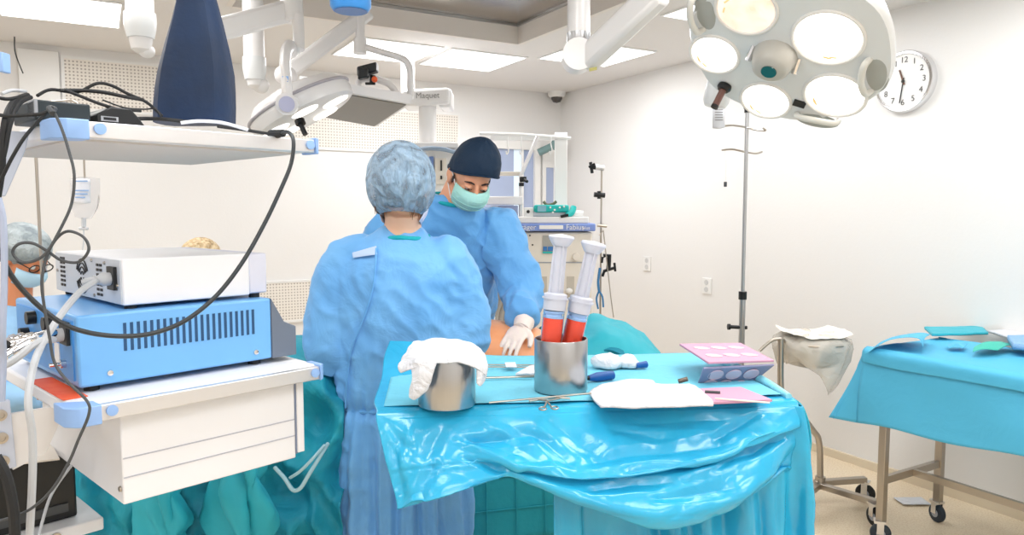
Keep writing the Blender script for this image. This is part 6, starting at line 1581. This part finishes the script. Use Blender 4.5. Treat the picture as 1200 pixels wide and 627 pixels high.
# brows, lids, lashes, eyes
def HP(x, y, z): return MH+MM_@(V((x, y, z))*1.03)
for s in (-1, 1):
    mesh_obj('eyebrow', tube(spline([HP(s*0.014, 0.090, 0.026), HP(s*0.030, 0.089, 0.032), HP(s*0.050, 0.075, 0.026)], 4), [0.0025, 0.0042, 0.0018], 8), HAIRD, MO)
    ey = mesh_obj('eye', ell(HP(s*0.031, 0.080, 0.008), 0.012, 0.0115, 0.0115, MM_), WHITE, MO)
    mesh_obj('iris', ell(HP(s*0.031, 0.0895, 0.003), 0.0055, 0.003, 0.0055, MM_), HAIRD, ey)
    mesh_obj('eyelid', ell(HP(s*0.031, 0.0815, 0.0115), 0.0145, 0.0125, 0.0105, MM_), SKIN, MO)
    mesh_obj('eyelashes', tube(spline([HP(s*0.018, 0.089, 0.003), HP(s*0.031, 0.0945, 0.0015), HP(s*0.045, 0.085, 0.003)], 4), 0.0016, 6), HAIRD, MO)
mesh_obj('sideburn', join(*[ell(HP(s*0.074, 0.015, 0.0), 0.004, 0.010, 0.020, MM_) for s in (-1, 1)]), HAIRD, MO)
mk = mesh_obj('mask', band(HP(0, 0, 0), MM_, 0.071, 0.100, -1.25, 1.25, [(-0.004, 0.98, 0.004), (-0.012, 1.06, 0.010), (-0.030, 1.13, 0.014), (-0.052, 1.12, 0.012), (-0.075, 1.02, 0.008), (-0.098, 0.86, 0.0), (-0.112, 0.66, -0.008)], 24, 1.03, 0.0015), MASKM, MO, solid=0.0015, angle=180)
for z_, sc_ in ((-0.030, 1.14), (-0.052, 1.13), (-0.074, 1.04)):
    pts = []
    for i in range(17):
        a = -1.15+2.3*i/16
        pts.append(HP(sin(a)*0.071*sc_, cos(a)*0.1*sc_+0.0125, z_))
    mesh_obj('pleat', tube(pts, 0.0014, 6), MASKM, mk)
for s in (-1, 1):
    mesh_obj('ear_loop', tube(spline([HP(s*0.068, 0.035, -0.012), HP(s*0.080, 0.0, 0.02), HP(s*0.088, -0.03, 0.0), HP(s*0.080, -0.012, -0.035), HP(s*0.066, 0.03, -0.080)], 5), 0.0022, 6), ELAST, mk)
hm = hand_vf(ms_['lw']+V((-0.004, -0.015, -0.008)), V((-0.42, -0.72, -0.50)), V((-0.05, -0.45, 0.9)), 1.02, 0.45, -1)
mesh_obj('glove', hm, GLOVE, MO, angle=180)
mesh_obj('glove_cuff', tube(spline([ms_['lw']+V((0.0, 0.03, 0.012)), ms_['lw']+V((-0.002, -0.005, -0.004)), ms_['lw']+V((-0.012, -0.035, -0.024))], 4), [0.041, 0.040, 0.033], 20), GLOVE, MO)
mesh_obj('glove', hand_vf(ms_['rw'], V((0.25, -0.85, -0.25)), UPV, 1.0, 0.5, 1), GLOVE, MO, angle=180)
for sx in (-0.1, 0.1):
    mesh_obj('shoe', remesh(join(ell(V((-0.3+sx, 3.2, 0.045)), 0.05, 0.14, 0.045), ell(V((-0.3+sx, 3.27, 0.06)), 0.045, 0.07, 0.055)), 0.008, 2), WHITE, MO, angle=180)

# ---------------------------------------------------------------- two background people
def bgperson(px, py, Y, fwd, lab, skin, capped, hairm, gownm, k=1.0):
    H = D(px, py, Y); base = V((H.x, H.y, 0)); f = V(fwd).normalized(); fh = V((f.x, f.y, 0)).normalized(); sd = fh.cross(UPV)
    base = base-fh*0.06
    O = thing('person', lab, 'person', base)
    M = basis(f, UPV)
    sh = H.z-0.30
    def Bp(x, y, z): return base+sd*x+fh*y+UPV*z
    yaw = math.atan2(sd.y, sd.x)
    L = [head_vf(H, M, k), limb([H+M@V((0, -0.03, -0.05)), Bp(0, 0, sh+0.10), Bp(0, -0.02, sh+0.02)], [0.06, 0.058, 0.08]),
         loft([(Bp(0, -0.02, sh+0.03), 0.1, 0.07, yaw), (Bp(0, -0.02, sh-0.05), 0.17, 0.09, yaw), (Bp(0, -0.03, sh-0.25), 0.15, 0.1, yaw), (Bp(0, -0.03, sh-0.45), 0.15, 0.11, yaw)])]
    for s in (-1, 1):
        L.append(limb([Bp(0, -0.02, sh-0.03), Bp(s*0.17, -0.02, sh-0.04), Bp(s*0.21, 0.02, sh-0.28), Bp(s*0.1, 0.22, sh-0.3)], [0.06, 0.05, 0.038, 0.028]))
        L.append(limb([Bp(s*0.08, -0.03, sh-0.45), Bp(s*0.09, 0.03, 0.42), Bp(s*0.09, 0.0, 0.05)], [0.08, 0.055, 0.04]))
    mesh_obj('body', remesh(join(*L), 0.0065, 3), skin, O, angle=180)
    T = [loft([(Bp(0, -0.02, sh+0.075), 0.068, 0.062, yaw), (Bp(0, -0.02, sh+0.03), 0.14, 0.09, yaw), (Bp(0, -0.02, sh-0.05), 0.2, 0.115, yaw), (Bp(0, -0.03, sh-0.25), 0.19, 0.13, yaw), (Bp(0, -0.03, sh-0.55), 0.2, 0.15, yaw), (Bp(0, 0, 0.3), 0.2, 0.15, yaw)])]
    for s in (-1, 1): T.append(limb([Bp(s*0.1, -0.02, sh-0.03), Bp(s*0.17, -0.02, sh-0.04), Bp(s*0.21, 0.02, sh-0.28), Bp(s*0.1, 0.22, sh-0.3)], [0.07, 0.07, 0.062, 0.045]))
    mesh_obj('gown', remesh(join(*T), 0.009, 4, gownfold(5)), gownm, O, angle=180)
    return O, H, M
O1, H1, M1 = bgperson(30, 304, 3.3, (0.85, -0.25, -0.48), 'person in a grey bouffant cap, glasses and pale mask at the far left edge', mat('warm_lit_skin', 'DB8F66', 0.5, sss=0.1), True, None, mat('pale_blue_gown', '9CC8EE', 0.7))
mesh_obj('bouffant_cap', bouf(H1+M1@V((0, -0.035, 0.055)), 0.105, 0.12, 0.10, M1, 6), BOUFG, O1, solid=0.001, angle=180)
mesh_obj('mask', band(H1, M1, 0.072, 0.102, -1.25, 1.25, [(-0.015, 1.0, 0.006), (-0.04, 1.1, 0.012), (-0.07, 1.05, 0.008), (-0.1, 0.85, 0)], 20), MASKB, O1, solid=0.0015, angle=180)
def gl(s):
    return tube([H1+M1@V((s*0.033+0.026*cos(t), 0.098, 0.008+0.018*sin(t))) for t in [2*pi*k/20 for k in range(20)]], 0.0028, 6, closed=True)
mesh_obj('glasses', join(gl(-1), gl(1), tube([H1+M1@V((-0.008, 0.099, 0.01)), H1+M1@V((0.008, 0.099, 0.01))], 0.002, 6), *[tube([H1+M1@V((s*0.059, 0.098, 0.012)), H1+M1@V((s*0.078, 0.0, 0.012))], 0.0025, 6) for s in (-1, 1)]), BLACK, O1)
mesh_obj('eye', join(*[ell(H1+M1@V((s*0.031, 0.082, 0.008)), 0.011, 0.011, 0.011, M1) for s in (-1, 1)]), WHITE, O1)
O2, H2, M2 = bgperson(236, 309, 4.1, (0.4, 0.8, -0.45), 'person whose blond hair shows just above the white box', SKINP, False, HAIRL, mat('pale_blue_gown', '9CC8EE', 0.7))
hb_ = [ell(H2+M2@V((0, -0.018, 0.03)), 0.098, 0.115, 0.105, M2)]
mesh_obj('hair', remesh(join(*hb_), 0.006, 1, lambda p, n: 0.006*ridge(p, 30)+0.003*ridge(p, 70)), HAIRL, O2, angle=180)
st_ = []
for k in range(160):
    a = random.uniform(0, 2*pi); ph = random.uniform(0.1, 1.5)
    d_ = M2@V((cos(a)*sin(ph), sin(a)*sin(ph), cos(ph)))
    p_ = H2+M2@V((0, -0.018, 0.03))+V((d_.x*0.1, d_.y*0.112, d_.z*0.103))
    t_ = d_.cross(V((random.uniform(-1, 1), random.uniform(-1, 1), random.uniform(-1, 1)))).normalized()
    st_.append(tube([p_, p_+t_*0.03+d_*0.008, p_+t_*0.05-d_*0.0], [0.0018, 0.0016, 0.0008], 4))
mesh_obj('hair_strand', join(*st_), HAIRL, O2)

# drip bag hanging left of the white processor box
by = 3.0
pz = D(45, 240, by)
ps = thing('drip_pole', 'thin vertical drip pole behind the cart at far left', 'drip stand', V((pz.x, by, 0)))
mesh_obj('pole', tube([V((pz.x, by, 0.03)), V((pz.x, by, 2.0))], 0.006, 10), STEELR, ps)
mesh_obj('hanger', tube(spline([V((pz.x, by, 1.98)), V((pz.x+0.1, by, 2.0)), V((pz.x+0.19, by, 1.97)), D(99, 202, by), D(99, 208, by)], 5), 0.004, 8), STEELR, ps)
mesh_obj('foot', join(*[tube([V((pz.x, by, 0.05)), V((pz.x+0.22*cos(k*2*pi/5), by+0.22*sin(k*2*pi/5), 0.015))], 0.012, 8) for k in range(5)]), STEELR, ps)
db = thing('drip_bag', 'clear drip bag with a pale label hanging left above the white box', 'drip bag', D(98, 255, by))
bg = [[D(x, y, by+dy) for x, y, dy in r_] for r_ in (
    [(82, 209, 0), (98, 207, -0.01), (117, 209, 0)], [(82, 225, 0), (98, 225, -0.03), (117, 225, 0)], [(83, 242, 0), (98, 243, -0.035), (115, 242, 0)], [(88, 254, 0), (98, 257, -0.02), (108, 254, 0)])]
bgb = [[V((p.x, by+(by-p.y)*0.9+0.002, p.z)) for p in r_] for r_ in bg]
FILM = mat('bag_film', 'F3F3F5', 0.12, trans=0.85, ior=1.05)
mesh_obj('bag', join(sheet('', bg, None, n=5, ret=True), sheet('', bgb, None, n=5, ret=True)), FILM, db, angle=180)
mesh_obj('label', sheet('', [[D(86, 210, by-0.022), D(96, 209, by-0.034), D(106, 210, by-0.026)], [D(86, 238, by-0.03), D(96, 239, by-0.045), D(106, 238, by-0.034)]], None, n=5, ret=True), mat('label_white', 'E9EBF2', 0.5), db, solid=0.0005, angle=180)
mesh_obj('label_print', join(*[boxf(D(88, y, by-0.048), (w_, 0, 0), (0, 0.002, 0), (0, 0, 0.005)) for y, w_ in ((213, 0.05), (224, 0.055), (228, 0.05), (232, 0.04))]), mat('print_blue', '8FB2E0', 0.5), db, smooth=False)
mesh_obj('drip_chamber', join(tube([D(98, 255, by), D(98, 266, by)], 0.009, 12), tube([D(93, 268, by), D(103, 268, by)], 0.006, 8), tube([D(98, 266, by), D(98, 285, by), D(96, 300, by)], 0.003, 6)), mat('chamber_plastic', 'D5D7DC', 0.3), db)
